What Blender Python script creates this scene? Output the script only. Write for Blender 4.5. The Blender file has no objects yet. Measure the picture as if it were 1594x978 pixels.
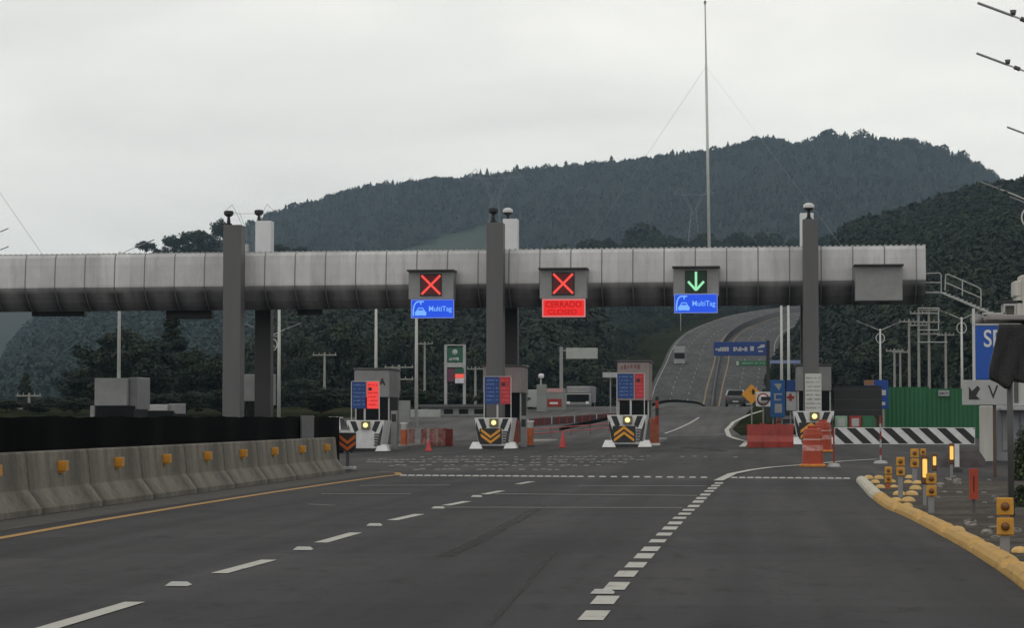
import bpy, math, random
import numpy as np
from mathutils import Vector, Matrix
random.seed(7)
RNG = np.random.default_rng(7)
SC = bpy.context.scene
COL = SC.collection

# ------------------------------------------------------------------ camera, sky, sun, exposure
F, CX, CY, HZ, VPX = 3750.0, 797.0, 489.0, 650.0, 1170.0
CAM = Vector((0.0, 0.0, 1.3))
TH = math.atan((HZ - CY) / F)
PS = math.atan((VPX - CX) / F * math.cos(TH))
cd = bpy.data.cameras.new("camera")
cam = bpy.data.objects.new("camera", cd)
COL.objects.link(cam)
cam.location = CAM
cam.rotation_euler = (math.pi / 2 + TH, 0, PS)
cd.sensor_width = 36.0
cd.lens = 36.0 * F / 1594.0
cd.clip_start = 0.1
cd.clip_end = 20000
SC.camera = cam

W = bpy.data.worlds.new("World")
SC.world = W
W.use_nodes = True
nt = W.node_tree
bg = nt.nodes["Background"]
SUN_EL, SUN_AZ = math.radians(58), math.radians(200)
sky = nt.nodes.new("ShaderNodeTexSky")
sky.sky_type = 'NISHITA'
sky.sun_disc = False
sky.sun_elevation = SUN_EL
sky.sun_rotation = SUN_AZ
tc = nt.nodes.new("ShaderNodeTexCoord")
mp = nt.nodes.new("ShaderNodeMapping")
mp.inputs["Scale"].default_value = (1.0, 1.0, 4.2)
nz = nt.nodes.new("ShaderNodeTexNoise")
nz.inputs["Scale"].default_value = 4.6
nz.inputs["Detail"].default_value = 5.0
nz.inputs["Roughness"].default_value = 0.5
nz.inputs["Distortion"].default_value = 0.4
rp = nt.nodes.new("ShaderNodeValToRGB")
rp.color_ramp.elements[0].position = 0.32
rp.color_ramp.elements[0].color = (8.5, 8.4, 7.95, 1)
rp.color_ramp.elements[1].position = 0.70
rp.color_ramp.elements[1].color = (10.7, 10.5, 9.8, 1)
mx = nt.nodes.new("ShaderNodeMix")
mx.data_type = 'RGBA'
mx.inputs[0].default_value = 0.96          # share of the cloud layer over the clear sky
nt.links.new(tc.outputs["Generated"], mp.inputs["Vector"])
nt.links.new(mp.outputs["Vector"], nz.inputs["Vector"])
nt.links.new(nz.outputs["Fac"], rp.inputs["Fac"])
nt.links.new(sky.outputs["Color"], mx.inputs[6])
sepz = nt.nodes.new("ShaderNodeSeparateXYZ")
nt.links.new(tc.outputs["Generated"], sepz.inputs[0])
mrz = nt.nodes.new("ShaderNodeMapRange")
mrz.inputs[1].default_value, mrz.inputs[2].default_value = 0.22, 0.75
mrz.inputs[3].default_value, mrz.inputs[4].default_value = 1.0, 0.5
nt.links.new(sepz.outputs[2], mrz.inputs[0])
vm = nt.nodes.new("ShaderNodeVectorMath")
vm.operation = 'SCALE'
nt.links.new(rp.outputs["Color"], vm.inputs[0])
nt.links.new(mrz.outputs[0], vm.inputs["Scale"])
nt.links.new(vm.outputs[0], mx.inputs[7])
nt.links.new(mx.outputs[2], bg.inputs["Color"])
bg.inputs["Strength"].default_value = 0.1

sd = bpy.data.lights.new("sun", 'SUN')
sd.energy = 0.5
sd.angle = math.radians(35)
sd.color = (1.0, 0.97, 0.93)
so = bpy.data.objects.new("sun", sd)
COL.objects.link(so)
so.rotation_euler = (math.pi / 2 - SUN_EL, 0, math.pi - SUN_AZ)

SC.view_settings.view_transform = 'Standard'
SC.view_settings.look = 'None'
SC.view_settings.exposure = 0.06
SC.view_settings.gamma = 1.0
SC.view_settings.use_curve_mapping = False
SC.cycles.volume_bounces = 0
SC.cycles.max_bounces = 6

# ------------------------------------------------------------------ pixel helpers (pixels of the 1594 x 978 photograph)
_R = Vector((math.cos(PS), math.sin(PS), 0))
_FW = Vector((-math.sin(PS) * math.cos(TH), math.cos(PS) * math.cos(TH), math.sin(TH)))
_U = _R.cross(_FW)


def ray(px, py):
    return _FW + _R * ((px - CX) / F) + _U * ((CY - py) / F)


def P(px, py, Y):
    r = ray(px, py)
    return CAM + r * (Y / r.y)


def ss(t):
    t = min(1.0, max(0.0, t))
    return t * t * (3 - 2 * t)


def catmull(xs, ys, x):
    n = len(xs)
    if x <= xs[0]:
        return ys[0]
    if x >= xs[-1]:
        return ys[-1]
    i = 0
    while xs[i + 1] < x:
        i += 1
    t = (x - xs[i]) / (xs[i + 1] - xs[i])
    y0, y1, y2, y3 = ys[max(i - 1, 0)], ys[i], ys[i + 1], ys[min(i + 2, n - 1)]
    m1 = (y2 - y0) / (xs[i + 1] - xs[max(i - 1, 0)]) * (xs[i + 1] - xs[i])
    m2 = (y3 - y1) / (xs[min(i + 2, n - 1)] - xs[i]) * (xs[i + 1] - xs[i])
    return (2 * t**3 - 3 * t**2 + 1) * y1 + (t**3 - 2 * t**2 + t) * m1 + (-2 * t**3 + 3 * t**2) * y2 + (t**3 - t**2) * m2


# far highway: distance, row, left edge, median, right edge
FAR = [(420, 640, 1003, 1108, 1207), (480, 602, 1014, 1113, 1212), (550, 569, 1030, 1119, 1214), (620, 537, 1046, 1127, 1212),
       (690, 516, 1070, 1148, 1226), (760, 501, 1105, 1182, 1258), (830, 490, 1142, 1217, 1290), (900, 481, 1194, 1264, 1330),
       (960, 476, 1250, 1316, 1378), (1040, 474, 1340, 1400, 1460)]
FY = [r[0] for r in FAR]
FZ = [P(r[3], r[1], r[0]).z for r in FAR]
FXC = [P(r[3], r[1], r[0]).x for r in FAR]
FXL = [P(r[2], r[1], r[0]).x for r in FAR]
FXR = [P(r[4], r[1], r[0]).x for r in FAR]


def near_ramp(y):
    return 2.3 * ss((y - 118) / 107.0)


def Z(x, y):
    if y < 240:
        z = near_ramp(y)
        c = 0.02 * min(9.0, max(-25.0, x + 5.5)) * ss((y - 58) / 35) * (1 - ss((y - 130) / 60))
        return z + c
    if y < 330:
        return 2.3 - 2.8 * ss((y - 240) / 90.0)
    zr = catmull([330] + FY, [-0.5] + FZ, y)
    if y > 1040:
        zr = FZ[-1] * (1 - 0.8 * ss((y - 1040) / 500))
    xc = catmull([330] + FY, [FXC[0]] + FXC, y)
    w = 1 - ss((abs(x - xc) - 15) / 70.0)
    return zr * (w + (1 - w) * 0.45 * (1 - ss((abs(x - xc) - 60) / 110.0)))


def G(px, py):
    r = ray(px, py)
    lo, hi = 4.0, None
    y = 4.0
    while y < 235:
        p = CAM + r * (y / r.y)
        if p.z <= Z(p.x, p.y):
            hi = y
            break
        lo = y
        y += 1.0
    if hi is None:
        hi = 235
        lo = 234
    for _ in range(24):
        m = (lo + hi) / 2
        p = CAM + r * (m / r.y)
        if p.z <= Z(p.x, p.y):
            hi = m
        else:
            lo = m
    p = CAM + r * (hi / r.y)
    p.z = Z(p.x, p.y)
    return p


# ------------------------------------------------------------------ materials
MATS = {}


def mat(name, col, rough=0.7, var=0.18, scale=2.0, metal=0.0, streak=False, bump=0.0, emit=None, estr=1.0, dirt=None):
    if name in MATS:
        return MATS[name]
    m = bpy.data.materials.new(name)
    m.use_nodes = True
    t = m.node_tree
    b = t.nodes["Principled BSDF"]
    b.inputs["Roughness"].default_value = rough
    b.inputs["Metallic"].default_value = metal
    if emit is not None:
        b.inputs["Base Color"].default_value = (0.01, 0.01, 0.01, 1)
        b.inputs["Emission Color"].default_value = (*emit, 1)
        b.inputs["Emission Strength"].default_value = estr
        MATS[name] = m
        return m
    tc = t.nodes.new("ShaderNodeTexCoord")
    mp = t.nodes.new("ShaderNodeMapping")
    mp.inputs["Scale"].default_value = (1, 1, 0.12) if streak else (1, 1, 1)
    t.links.new(tc.outputs["Object"], mp.inputs["Vector"])
    n1 = t.nodes.new("ShaderNodeTexNoise")
    n1.inputs["Scale"].default_value = scale
    n1.inputs["Detail"].default_value = 6
    n1.inputs["Roughness"].default_value = 0.62
    t.links.new(mp.outputs["Vector"], n1.inputs["Vector"])
    r = t.nodes.new("ShaderNodeValToRGB")
    r.color_ramp.elements[0].position = 0.3
    r.color_ramp.elements[1].position = 0.7
    lo = [c * (1 - var) for c in col]
    hi = [min(1, c * (1 + var)) for c in col]
    if dirt:
        lo = list(dirt)
    r.color_ramp.elements[0].color = (*lo, 1)
    r.color_ramp.elements[1].color = (*hi, 1)
    t.links.new(n1.outputs["Fac"], r.inputs["Fac"])
    t.links.new(r.outputs["Color"], b.inputs["Base Color"])
    if bump:
        n2 = t.nodes.new("ShaderNodeTexNoise")
        n2.inputs["Scale"].default_value = scale * 9
        n2.inputs["Detail"].default_value = 4
        t.links.new(tc.outputs["Object"], n2.inputs["Vector"])
        bp = t.nodes.new("ShaderNodeBump")
        bp.inputs["Strength"].default_value = bump
        bp.inputs["Distance"].default_value = 0.03
        t.links.new(n2.outputs["Fac"], bp.inputs["Height"])
        t.links.new(bp.outputs["Normal"], b.inputs["Normal"])
    MATS[name] = m
    return m


def nodes_of(m):
    return m.node_tree, m.node_tree.nodes, m.node_tree.links


def math_node(t, op, a, b=None):
    n = t.nodes.new("ShaderNodeMath")
    n.operation = op
    for i, v in enumerate((a, b)):
        if v is None:
            continue
        if isinstance(v, (int, float)):
            n.inputs[i].default_value = v
        else:
            t.links.new(v, n.inputs[i])
    return n.outputs[0]


def noise_node(t, vec, scale, detail=5, rough=0.6, mscale=None):
    if mscale:
        mp = t.nodes.new("ShaderNodeMapping")
        mp.inputs["Scale"].default_value = mscale
        t.links.new(vec, mp.inputs["Vector"])
        vec = mp.outputs["Vector"]
    n = t.nodes.new("ShaderNodeTexNoise")
    n.inputs["Scale"].default_value = scale
    n.inputs["Detail"].default_value = detail
    n.inputs["Roughness"].default_value = rough
    t.links.new(vec, n.inputs["Vector"])
    return n.outputs["Fac"]


def ramp_node(t, fac, stops):
    r = t.nodes.new("ShaderNodeValToRGB")
    e = r.color_ramp.elements
    while len(e) < len(stops):
        e.new(0.5)
    for i, (p, c) in enumerate(stops):
        e[i].position = p
        e[i].color = (*c, 1) if len(c) == 3 else c
    t.links.new(fac, r.inputs["Fac"])
    return r.outputs["Color"]


def mul_node(t, a, b, fac=1.0):
    n = t.nodes.new("ShaderNodeMix")
    n.data_type = 'RGBA'
    n.blend_type = 'MULTIPLY'
    if isinstance(fac, (int, float)):
        n.inputs[0].default_value = fac
    else:
        t.links.new(fac, n.inputs[0])
    t.links.new(a, n.inputs[6])
    if isinstance(b, tuple):
        n.inputs[7].default_value = (*b, 1)
    else:
        t.links.new(b, n.inputs[7])
    return n.outputs[2]


def mix_node(t, a, b, fac):
    n = t.nodes.new("ShaderNodeMix")
    n.data_type = 'RGBA'
    t.links.new(fac, n.inputs[0])
    for i, v in ((6, a), (7, b)):
        if isinstance(v, tuple):
            n.inputs[i].default_value = (*v, 1)
        else:
            t.links.new(v, n.inputs[i])
    return n.outputs[2]


def blank_mat(name, rough=0.8):
    m = bpy.data.materials.new(name)
    m.use_nodes = True
    b = m.node_tree.nodes["Principled BSDF"]
    b.inputs["Roughness"].default_value = rough
    tc = m.node_tree.nodes.new("ShaderNodeTexCoord")
    MATS[name] = m
    return m, m.node_tree, b, tc.outputs["Object"]


def asphalt(name, base, tint=(1.0, 0.985, 1.0)):
    m, t, b, o = blank_mat(name, 0.75)
    col = tuple(base * c for c in tint)
    n1 = noise_node(t, o, 0.5, 6, 0.65, (1.0, 0.16, 1.0))
    c1 = ramp_node(t, n1, [(0.3, tuple(v * 0.80 for v in col)), (0.7, tuple(v * 1.2 for v in col))])
    n2 = noise_node(t, o, 1.4, 3, 0.5, (1.0, 0.02, 1.0))
    c2 = ramp_node(t, n2, [(0.36, (0.74, 0.74, 0.75)), (0.62, (1.12, 1.12, 1.11))])
    n3 = noise_node(t, o, 45, 3, 0.7)
    c3 = ramp_node(t, n3, [(0.25, (0.72, 0.72, 0.72)), (0.8, (1.3, 1.3, 1.3))])
    n4 = noise_node(t, o, 0.10, 4, 0.6, (1.0, 0.45, 1.0))
    c4 = ramp_node(t, n4, [(0.36, (0.76, 0.76, 0.78)), (0.66, (1.20, 1.19, 1.16))])
    c = mul_node(t, mul_node(t, mul_node(t, c1, c2), c3), c4)
    # oil drips along the lanes, patched cross bands and fine cracks
    n5 = noise_node(t, o, 2.6, 7, 0.75, (1.0, 0.5, 1.0))
    c5 = ramp_node(t, n5, [(0.36, (0.60, 0.59, 0.60)), (0.46, (1, 1, 1)), (0.64, (1, 1, 1)), (0.74, (1.25, 1.23, 1.2))])
    n6 = noise_node(t, o, 0.22, 2, 0.4, (0.25, 1.6, 1.0))
    c6 = ramp_node(t, n6, [(0.42, (0.88, 0.88, 0.89)), (0.46, (1.05, 1.04, 1.04)), (0.60, (1.02, 1.02, 1.02)), (0.64, (0.93, 0.93, 0.93))])
    vo = t.nodes.new("ShaderNodeTexVoronoi")
    vo.feature = 'DISTANCE_TO_EDGE'
    vo.inputs["Scale"].default_value = 0.35
    wv = t.nodes.new("ShaderNodeVectorMath")
    wv.operation = 'ADD'
    nw = t.nodes.new("ShaderNodeTexNoise")
    nw.inputs["Scale"].default_value = 1.5
    nw.inputs["Detail"].default_value = 5
    t.links.new(o, nw.inputs["Vector"])
    t.links.new(o, wv.inputs[0])
    t.links.new(nw.outputs["Color"], wv.inputs[1])
    t.links.new(wv.outputs[0], vo.inputs["Vector"])
    c7 = ramp_node(t, vo.outputs["Distance"], [(0.0, (0.66, 0.66, 0.67)), (0.012, (1, 1, 1))])
    c = mul_node(t, mul_node(t, c, c5), c6)
    c = mul_node(t, c, c7, 0.7)
    t.links.new(c, b.inputs["Base Color"])
    bp = t.nodes.new("ShaderNodeBump")
    bp.inputs["Strength"].default_value = 0.35
    bp.inputs["Distance"].default_value = 0.01
    t.links.new(n3, bp.inputs["Height"])
    t.links.new(bp.outputs["Normal"], b.inputs["Normal"])
    b.inputs["Specular IOR Level"].default_value = 0.12
    return m


def worn_paint(name, col, under=(0.055, 0.053, 0.055), wear=0.42, scale=3.0):
    m, t, b, o = blank_mat(name, 0.7)
    n = noise_node(t, o, scale, 8, 0.75)
    c = ramp_node(t, n, [(wear - 0.07, under), (wear, tuple(v * 0.8 for v in col)), (0.75, col)])
    t.links.new(c, b.inputs["Base Color"])
    return m


M_ROAD = asphalt("asphalt", 0.051, (1.0, 0.955, 1.025))
M_PLAZA = asphalt("plaza_asphalt", 0.058, (1.0, 0.965, 0.985))
M_HWY = asphalt("far_asphalt", 0.085, (1.0, 0.97, 0.98))
M_LINE = worn_paint("road_white", (0.54, 0.53, 0.48), wear=0.41, scale=5.0)
M_YLINE = worn_paint("road_yellow", (0.46, 0.25, 0.05), wear=0.42, scale=5.0)
M_FAINT = worn_paint("road_faint_white", (0.24, 0.24, 0.235), wear=0.40)
M_STUD = mat("stud_ceramic", (0.40, 0.40, 0.38), 0.4, 0.3, 1.5)
M_CURB = worn_paint("kerb_yellow", (0.62, 0.36, 0.08), under=(0.16, 0.12, 0.07), wear=0.42, scale=7.0)
M_CURBW = worn_paint("kerb_white", (0.60, 0.56, 0.45), under=(0.2, 0.17, 0.13), wear=0.42, scale=7.0)
M_WHITE = mat("white_paint", (0.66, 0.665, 0.67), 0.5, 0.14, 3.0)
M_OFFW = mat("grey_white_panel", (0.38, 0.385, 0.39), 0.55, 0.12, 2.0)
M_GREY = mat("grey_metal", (0.24, 0.24, 0.245), 0.5, 0.14, 2.0)
M_DGREY = mat("dark_grey_metal", (0.09, 0.09, 0.092), 0.5, 0.2, 2.0)
M_BLACK = mat("black_plastic", (0.012, 0.012, 0.013), 0.5, 0.3, 4.0)
M_BPAINT = mat("black_paint", (0.018, 0.018, 0.02), 0.5, 0.3, 3.0)
M_GALV = mat("galvanised_steel", (0.42, 0.43, 0.42), 0.45, 0.15, 2.0)
M_POLE = mat("pole_white", (0.55, 0.56, 0.54), 0.45, 0.12, 1.5)
M_WOODP = mat("pole_concrete", (0.27, 0.27, 0.25), 0.8, 0.2, 1.0)
M_COLF = mat("column_grey", (0.112, 0.109, 0.112), 0.6, 0.14, 0.7, streak=True)
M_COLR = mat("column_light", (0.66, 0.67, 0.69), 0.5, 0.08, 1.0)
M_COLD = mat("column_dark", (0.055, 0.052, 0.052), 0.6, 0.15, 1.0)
M_GLASS = mat("dark_glass", (0.008, 0.009, 0.010), 0.3, 0.2, 1.0)
M_GLASS.node_tree.nodes["Principled BSDF"].inputs["Specular IOR Level"].default_value = 0.12
M_RED = mat("barrier_red", (0.27, 0.022, 0.014), 0.5, 0.25, 2.5)
M_ORANGE = mat("drum_orange", (0.38, 0.048, 0.016), 0.5, 0.2, 3.0)
M_ORPOST = mat("post_orange", (0.42, 0.10, 0.025), 0.55, 0.3, 3.0)
M_YELLOW = mat("marker_yellow", (0.55, 0.27, 0.03), 0.5, 0.25, 6.0)
M_DOME = mat("dome_yellow", (0.62, 0.40, 0.14), 0.55, 0.25, 8.0)
M_BLUE = mat("sign_blue", (0.008, 0.042, 0.19), 0.45, 0.08, 2.0)
M_BLUE2 = mat("sign_bright_blue", (0.004, 0.075, 0.40), 0.4, 0.08, 2.0)
M_GREENS = mat("sign_green", (0.02, 0.13, 0.06), 0.5, 0.12, 2.0)
M_GREENF = mat("fence_green", (0.014, 0.125, 0.045), 0.5, 0.18, 0.8, streak=True)
M_CHEV = mat("chevron_orange", (0.70, 0.31, 0.03), 0.45, 0.15, 5.0)
M_CHEVR = mat("chevron_red_orange", (0.55, 0.12, 0.02), 0.45, 0.2, 5.0)
M_WOOD = mat("brown_post", (0.10, 0.06, 0.045), 0.7, 0.25, 3.0)
M_TARP = mat("black_tarp", (0.016, 0.015, 0.017), 0.6, 0.35, 6.0, bump=0.6)
M_RUBBER = mat("rubber", (0.018, 0.018, 0.018), 0.8, 0.2, 4.0)
M_PINK = mat("booth_fascia", (0.30, 0.25, 0.245), 0.6, 0.12, 2.0)
M_MESH = mat("shade_net", (0.0035, 0.0035, 0.004), 1.0, 0.5, 1.2, streak=True)
M_MESH.node_tree.nodes["Principled BSDF"].inputs["Specular IOR Level"].default_value = 0.05
M_WALL = mat("wall_grey_blue", (0.26, 0.27, 0.30), 0.7, 0.12, 1.0, streak=True)
M_PILLAR = mat("pillar_white", (0.58, 0.57, 0.54), 0.7, 0.14, 1.0, streak=True, dirt=(0.34, 0.33, 0.30))
M_ORWALL = mat("gas_grey", (0.22, 0.23, 0.22), 0.7, 0.15, 1.0)
E_RED = mat("led_red", (0, 0, 0), emit=(1.0, 0.075, 0.06), estr=0.95)
E_REDLO = mat("led_red_glow", (0, 0, 0), emit=(0.055, 0.002, 0.003), estr=1.0)
E_REDP = mat("led_red_panel", (0, 0, 0), emit=(0.80, 0.012, 0.012), estr=1.0)
E_REDD = mat("led_red_dim", (0, 0, 0), emit=(0.20, 0.010, 0.014), estr=1.0)
E_GREEN = mat("led_green", (0, 0, 0), emit=(0.32, 0.80, 0.45), estr=1.0)
E_GREENLO = mat("led_green_glow", (0, 0, 0), emit=(0.0015, 0.016, 0.006), estr=1.0)
E_BLUE = mat("lit_blue_panel", (0, 0, 0), emit=(0.008, 0.075, 0.72), estr=1.0)
E_BLUEL = mat("lit_blue_letter", (0, 0, 0), emit=(0.18, 0.42, 0.95), estr=1.0)
E_BFRAME = mat("lit_frame", (0, 0, 0), emit=(0.16, 0.22, 0.55), estr=1.0)
E_AMBER = mat("amber_lit", (0, 0, 0), emit=(1.0, 0.56, 0.12), estr=1.1)
E_LAMP = mat("lamp_lit", (0, 0, 0), emit=(1.0, 0.86, 0.40), estr=1.15)
E_RDARK = mat("led_red_dark", (0, 0, 0), emit=(0.34, 0.0, 0.0), estr=1.0)


# ------------------------------------------------------------------ mesh builder
class MB:
    def __init__(s):
        s.v, s.f, s.m, s.mats, s.sm = [], [], [], [], []

    def mi(s, m):
        if m not in s.mats:
            s.mats.append(m)
        return s.mats.index(m)

    def add(s, vs, fs, m, smooth=False):
        k = len(s.v)
        s.v += [tuple(v) for v in vs]
        i = s.mi(m)
        for f in fs:
            s.f.append(tuple(a + k for a in f))
            s.m.append(i)
            s.sm.append(smooth)
        return s

    def box(s, x0, x1, y0, y1, z0, z1, m, bev=0.0):
        if x0 > x1: x0, x1 = x1, x0
        if y0 > y1: y0, y1 = y1, y0
        if z0 > z1: z0, z1 = z1, z0
        if bev > 0:
            b = min(bev, (x1 - x0) * .45, (y1 - y0) * .45, (z1 - z0) * .45)
            vs = []
            for X, sx in ((x0, 1), (x1, -1)):
                for Y, sy in ((y0, 1), (y1, -1)):
                    for Zz, sz in ((z0, 1), (z1, -1)):
                        vs += [(X, Y + sy * b, Zz + sz * b), (X + sx * b, Y, Zz + sz * b), (X + sx * b, Y + sy * b, Zz)]
            c = lambda i, j, k, a: (i * 4 + j * 2 + k) * 3 + a
            fs = []
            for i in (0, 1):
                fs.append((c(i, 0, 0, 0), c(i, 0, 1, 0), c(i, 1, 1, 0), c(i, 1, 0, 0)))
                fs.append((c(0, i, 0, 1), c(1, i, 0, 1), c(1, i, 1, 1), c(0, i, 1, 1)))
                fs.append((c(0, 0, i, 2), c(0, 1, i, 2), c(1, 1, i, 2), c(1, 0, i, 2)))
            for i in (0, 1):
                for j in (0, 1):
                    fs.append((c(i, j, 0, 0), c(i, j, 0, 1), c(i, j, 1, 1), c(i, j, 1, 0)))
                    fs.append((c(i, 0, j, 0), c(i, 0, j, 2), c(i, 1, j, 2), c(i, 1, j, 0)))
                    fs.append((c(0, i, j, 1), c(0, i, j, 2), c(1, i, j, 2), c(1, i, j, 1)))
                    for k in (0, 1):
                        fs.append((c(i, j, k, 0), c(i, j, k, 1), c(i, j, k, 2)))
            fixed = []
            cen = Vector(((x0 + x1) / 2, (y0 + y1) / 2, (z0 + z1) / 2))
            for f in fs:
                p = [Vector(vs[a]) for a in f]
                n = (p[1] - p[0]).cross(p[2] - p[0])
                q = sum(p, Vector()) / len(p)
                fixed.append(f if n.dot(q - cen) > 0 else f[::-1])
            return s.add(vs, fixed, m)
        vs = [(x0, y0, z0), (x1, y0, z0), (x1, y1, z0), (x0, y1, z0), (x0, y0, z1), (x1, y0, z1), (x1, y1, z1), (x0, y1, z1)]
        return s.add(vs, [(0, 3, 2, 1), (4, 5, 6, 7), (0, 1, 5, 4), (1, 2, 6, 5), (2, 3, 7, 6), (3, 0, 4, 7)], m)

    def tube(s, p0, p1, r0, r1, m, n=10, cap=True):
        p0, p1 = Vector(p0), Vector(p1)
        d = (p1 - p0).normalized()
        a = d.orthogonal().normalized()
        b = d.cross(a)
        vs, fs = [], []
        for p, r in ((p0, r0), (p1, r1)):
            for i in range(n):
                t = 2 * math.pi * i / n
                vs.append(p + (a * math.cos(t) + b * math.sin(t)) * r)
        for i in range(n):
            j = (i + 1) % n
            fs.append((i, j, n + j, n + i))
        if cap:
            fs.append(tuple(range(n))[::-1])
            fs.append(tuple(range(n, 2 * n)))
        return s.add(vs, fs, m, smooth=n >= 10)

    def path(s, pts, r, m, n=8):
        for a, b in zip(pts[:-1], pts[1:]):
            s.tube(a, b, r, r, m, n)
        return s

    def lathe(s, c, prof, mlist, n=20):
        cx, cy, cz = c
        for k in range(len(prof) - 1):
            (r0, z0), (r1, z1) = prof[k], prof[k + 1]
            vs, fs = [], []
            for r, z in ((r0, z0), (r1, z1)):
                for i in range(n):
                    t = 2 * math.pi * i / n
                    vs.append((cx + r * math.cos(t), cy + r * math.sin(t), cz + z))
            for i in range(n):
                j = (i + 1) % n
                fs.append((i, j, n + j, n + i))
            s.add(vs, fs, mlist[k] if isinstance(mlist, (list, tuple)) else mlist, smooth=True)
        return s

    def prism_y(s, poly, y0, y1, m):
        """poly of (x,z) counter clockwise seen from the front (-Y), extruded from y0 (front) to y1"""
        n = len(poly)
        a = sum(poly[i][0] * poly[(i + 1) % n][1] - poly[(i + 1) % n][0] * poly[i][1] for i in range(n))
        if a < 0:
            poly = poly[::-1]
        vs = [(x, y0, z) for x, z in poly] + [(x, y1, z) for x, z in poly]
        fs = [tuple(range(n)), tuple(range(n, 2 * n))[::-1]]
        for i in range(n):
            j = (i + 1) % n
            fs.append((j, i, n + i, n + j))
        return s.add(vs, fs, m)

    def build(s, name, parent=None, **props):
        me = bpy.data.meshes.new(name)
        off = Vector((0, 0, 0))
        if parent is not None:
            r = parent
            while r.parent:
                r = r.parent
            off = r.location
        me.from_pydata([(v[0] - off.x, v[1] - off.y, v[2] - off.z) for v in s.v], [], s.f)
        for m in s.mats:
            me.materials.append(m)
        me.polygons.foreach_set("material_index", s.m)
        me.polygons.foreach_set("use_smooth", s.sm)
        me.update()
        o = bpy.data.objects.new(name, me)
        COL.objects.link(o)
        if parent is not None:
            o.parent = parent
        for k, v in props.items():
            o[k] = v
        return o


def np_mesh(name, verts, faces, mats, midx=None, smooth=False):
    """verts (n,3), faces (m,k) arrays"""
    me = bpy.data.meshes.new(name)
    n, (m, k) = len(verts), faces.shape
    me.vertices.add(n)
    me.vertices.foreach_set("co", np.asarray(verts, dtype=np.float32).ravel())
    me.loops.add(m * k)
    me.loops.foreach_set("vertex_index", faces.astype(np.int32).ravel())
    me.polygons.add(m)
    me.polygons.foreach_set("loop_start", np.arange(0, m * k, k, dtype=np.int32))
    me.polygons.foreach_set("loop_total", np.full(m, k, dtype=np.int32))
    for q in mats:
        me.materials.append(q)
    if midx is not None:
        me.polygons.foreach_set("material_index", midx.astype(np.int32))
    if smooth:
        me.polygons.foreach_set("use_smooth", np.ones(m, dtype=bool))
    me.update(calc_edges=True)
    me.validate()
    return me


def link(name, me, parent=None, **props):
    o = bpy.data.objects.new(name, me)
    COL.objects.link(o)
    if parent is not None:
        o.parent = parent
    for k, v in props.items():
        o[k] = v
    return o


def thing(name, label, cat, loc, group=None):
    o = bpy.data.objects.new(name, None)
    COL.objects.link(o)
    o.location = loc
    o.empty_display_size = 0.3
    o["label"] = label
    o["category"] = cat
    if group:
        o["group"] = group
    return o


def tag(o, label, cat, group=None):
    o["label"] = label
    o["category"] = cat
    if group:
        o["group"] = group
    return o


def dup(o, loc=None, label=None, parent=None, rz=None, scale=None):
    c = o.copy()
    COL.objects.link(c)
    if parent is not None:
        c.parent = parent
    if loc is not None:
        c.location = loc
    if rz is not None:
        c.rotation_euler = (0, 0, rz)
    if scale is not None:
        c.scale = scale
    if label:
        c["label"] = label
    for ch in list(o.children):
        dup(ch, parent=c)
    return c


def text_part(txt, name, parent, x0, x1, z0, z1, y, m, depth=0.012, bold=0.0):
    """lettering fitted into the box x0..x1, z0..z1 on the plane y, facing -Y"""
    cu = bpy.data.curves.new("lettering", 'FONT')
    cu.body = txt
    cu.extrude = 0.5
    cu.offset = bold
    tmp = bpy.data.objects.new("lettering_source", cu)
    COL.objects.link(tmp)
    dg = bpy.context.evaluated_depsgraph_get()
    me = bpy.data.meshes.new_from_object(tmp.evaluated_get(dg))
    bpy.data.objects.remove(tmp)
    bpy.data.curves.remove(cu)
    co = np.array([v.co[:] for v in me.vertices])
    mn, mxx = co.min(0), co.max(0)
    r = parent
    while r.parent:
        r = r.parent
    off = r.location
    for v in me.vertices:
        a = (v.co.x - mn[0]) / (mxx[0] - mn[0])
        b = (v.co.y - mn[1]) / (mxx[1] - mn[1])
        d = (v.co.z - mn[2]) / (mxx[2] - mn[2])
        v.co = (x0 + a * (x1 - x0) - off.x, y - d * depth - off.y, z0 + b * (z1 - z0) - off.z)
    me.materials.clear()
    me.materials.append(m)
    return link(name, me, parent)


def strokes(mb, x0, x1, z0, z1, y, m, seed=0, gap=0.35, d=0.01):
    """a row of small upright marks as unreadable far lettering"""
    r = random.Random(seed)
    x = x0
    h = z1 - z0
    while x < x1:
        w = h * r.uniform(0.25, 0.6)
        if r.random() < 0.86:
            mb.box(x, min(x + w, x1), y - d, y, z0 + h * r.choice([0, 0, 0.25]), z1 - h * r.choice([0, 0, 0.3]), m)
        x += w + h * gap * r.uniform(0.5, 1.2)


def bx(px0, py0, px1, py1, Y):
    a, b = P(px0, py0, Y), P(px1, py1, Y)
    return a.x, b.x, b.z, a.z      # x0 x1 z0 z1


# ------------------------------------------------------------------ the ground
def axis(segs):
    out = [segs[0][0]]
    for a, b, st in segs:
        n = max(1, int(round((b - a) / st)))
        out += list(np.linspace(a, b, n + 1)[1:])
    return out


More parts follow.
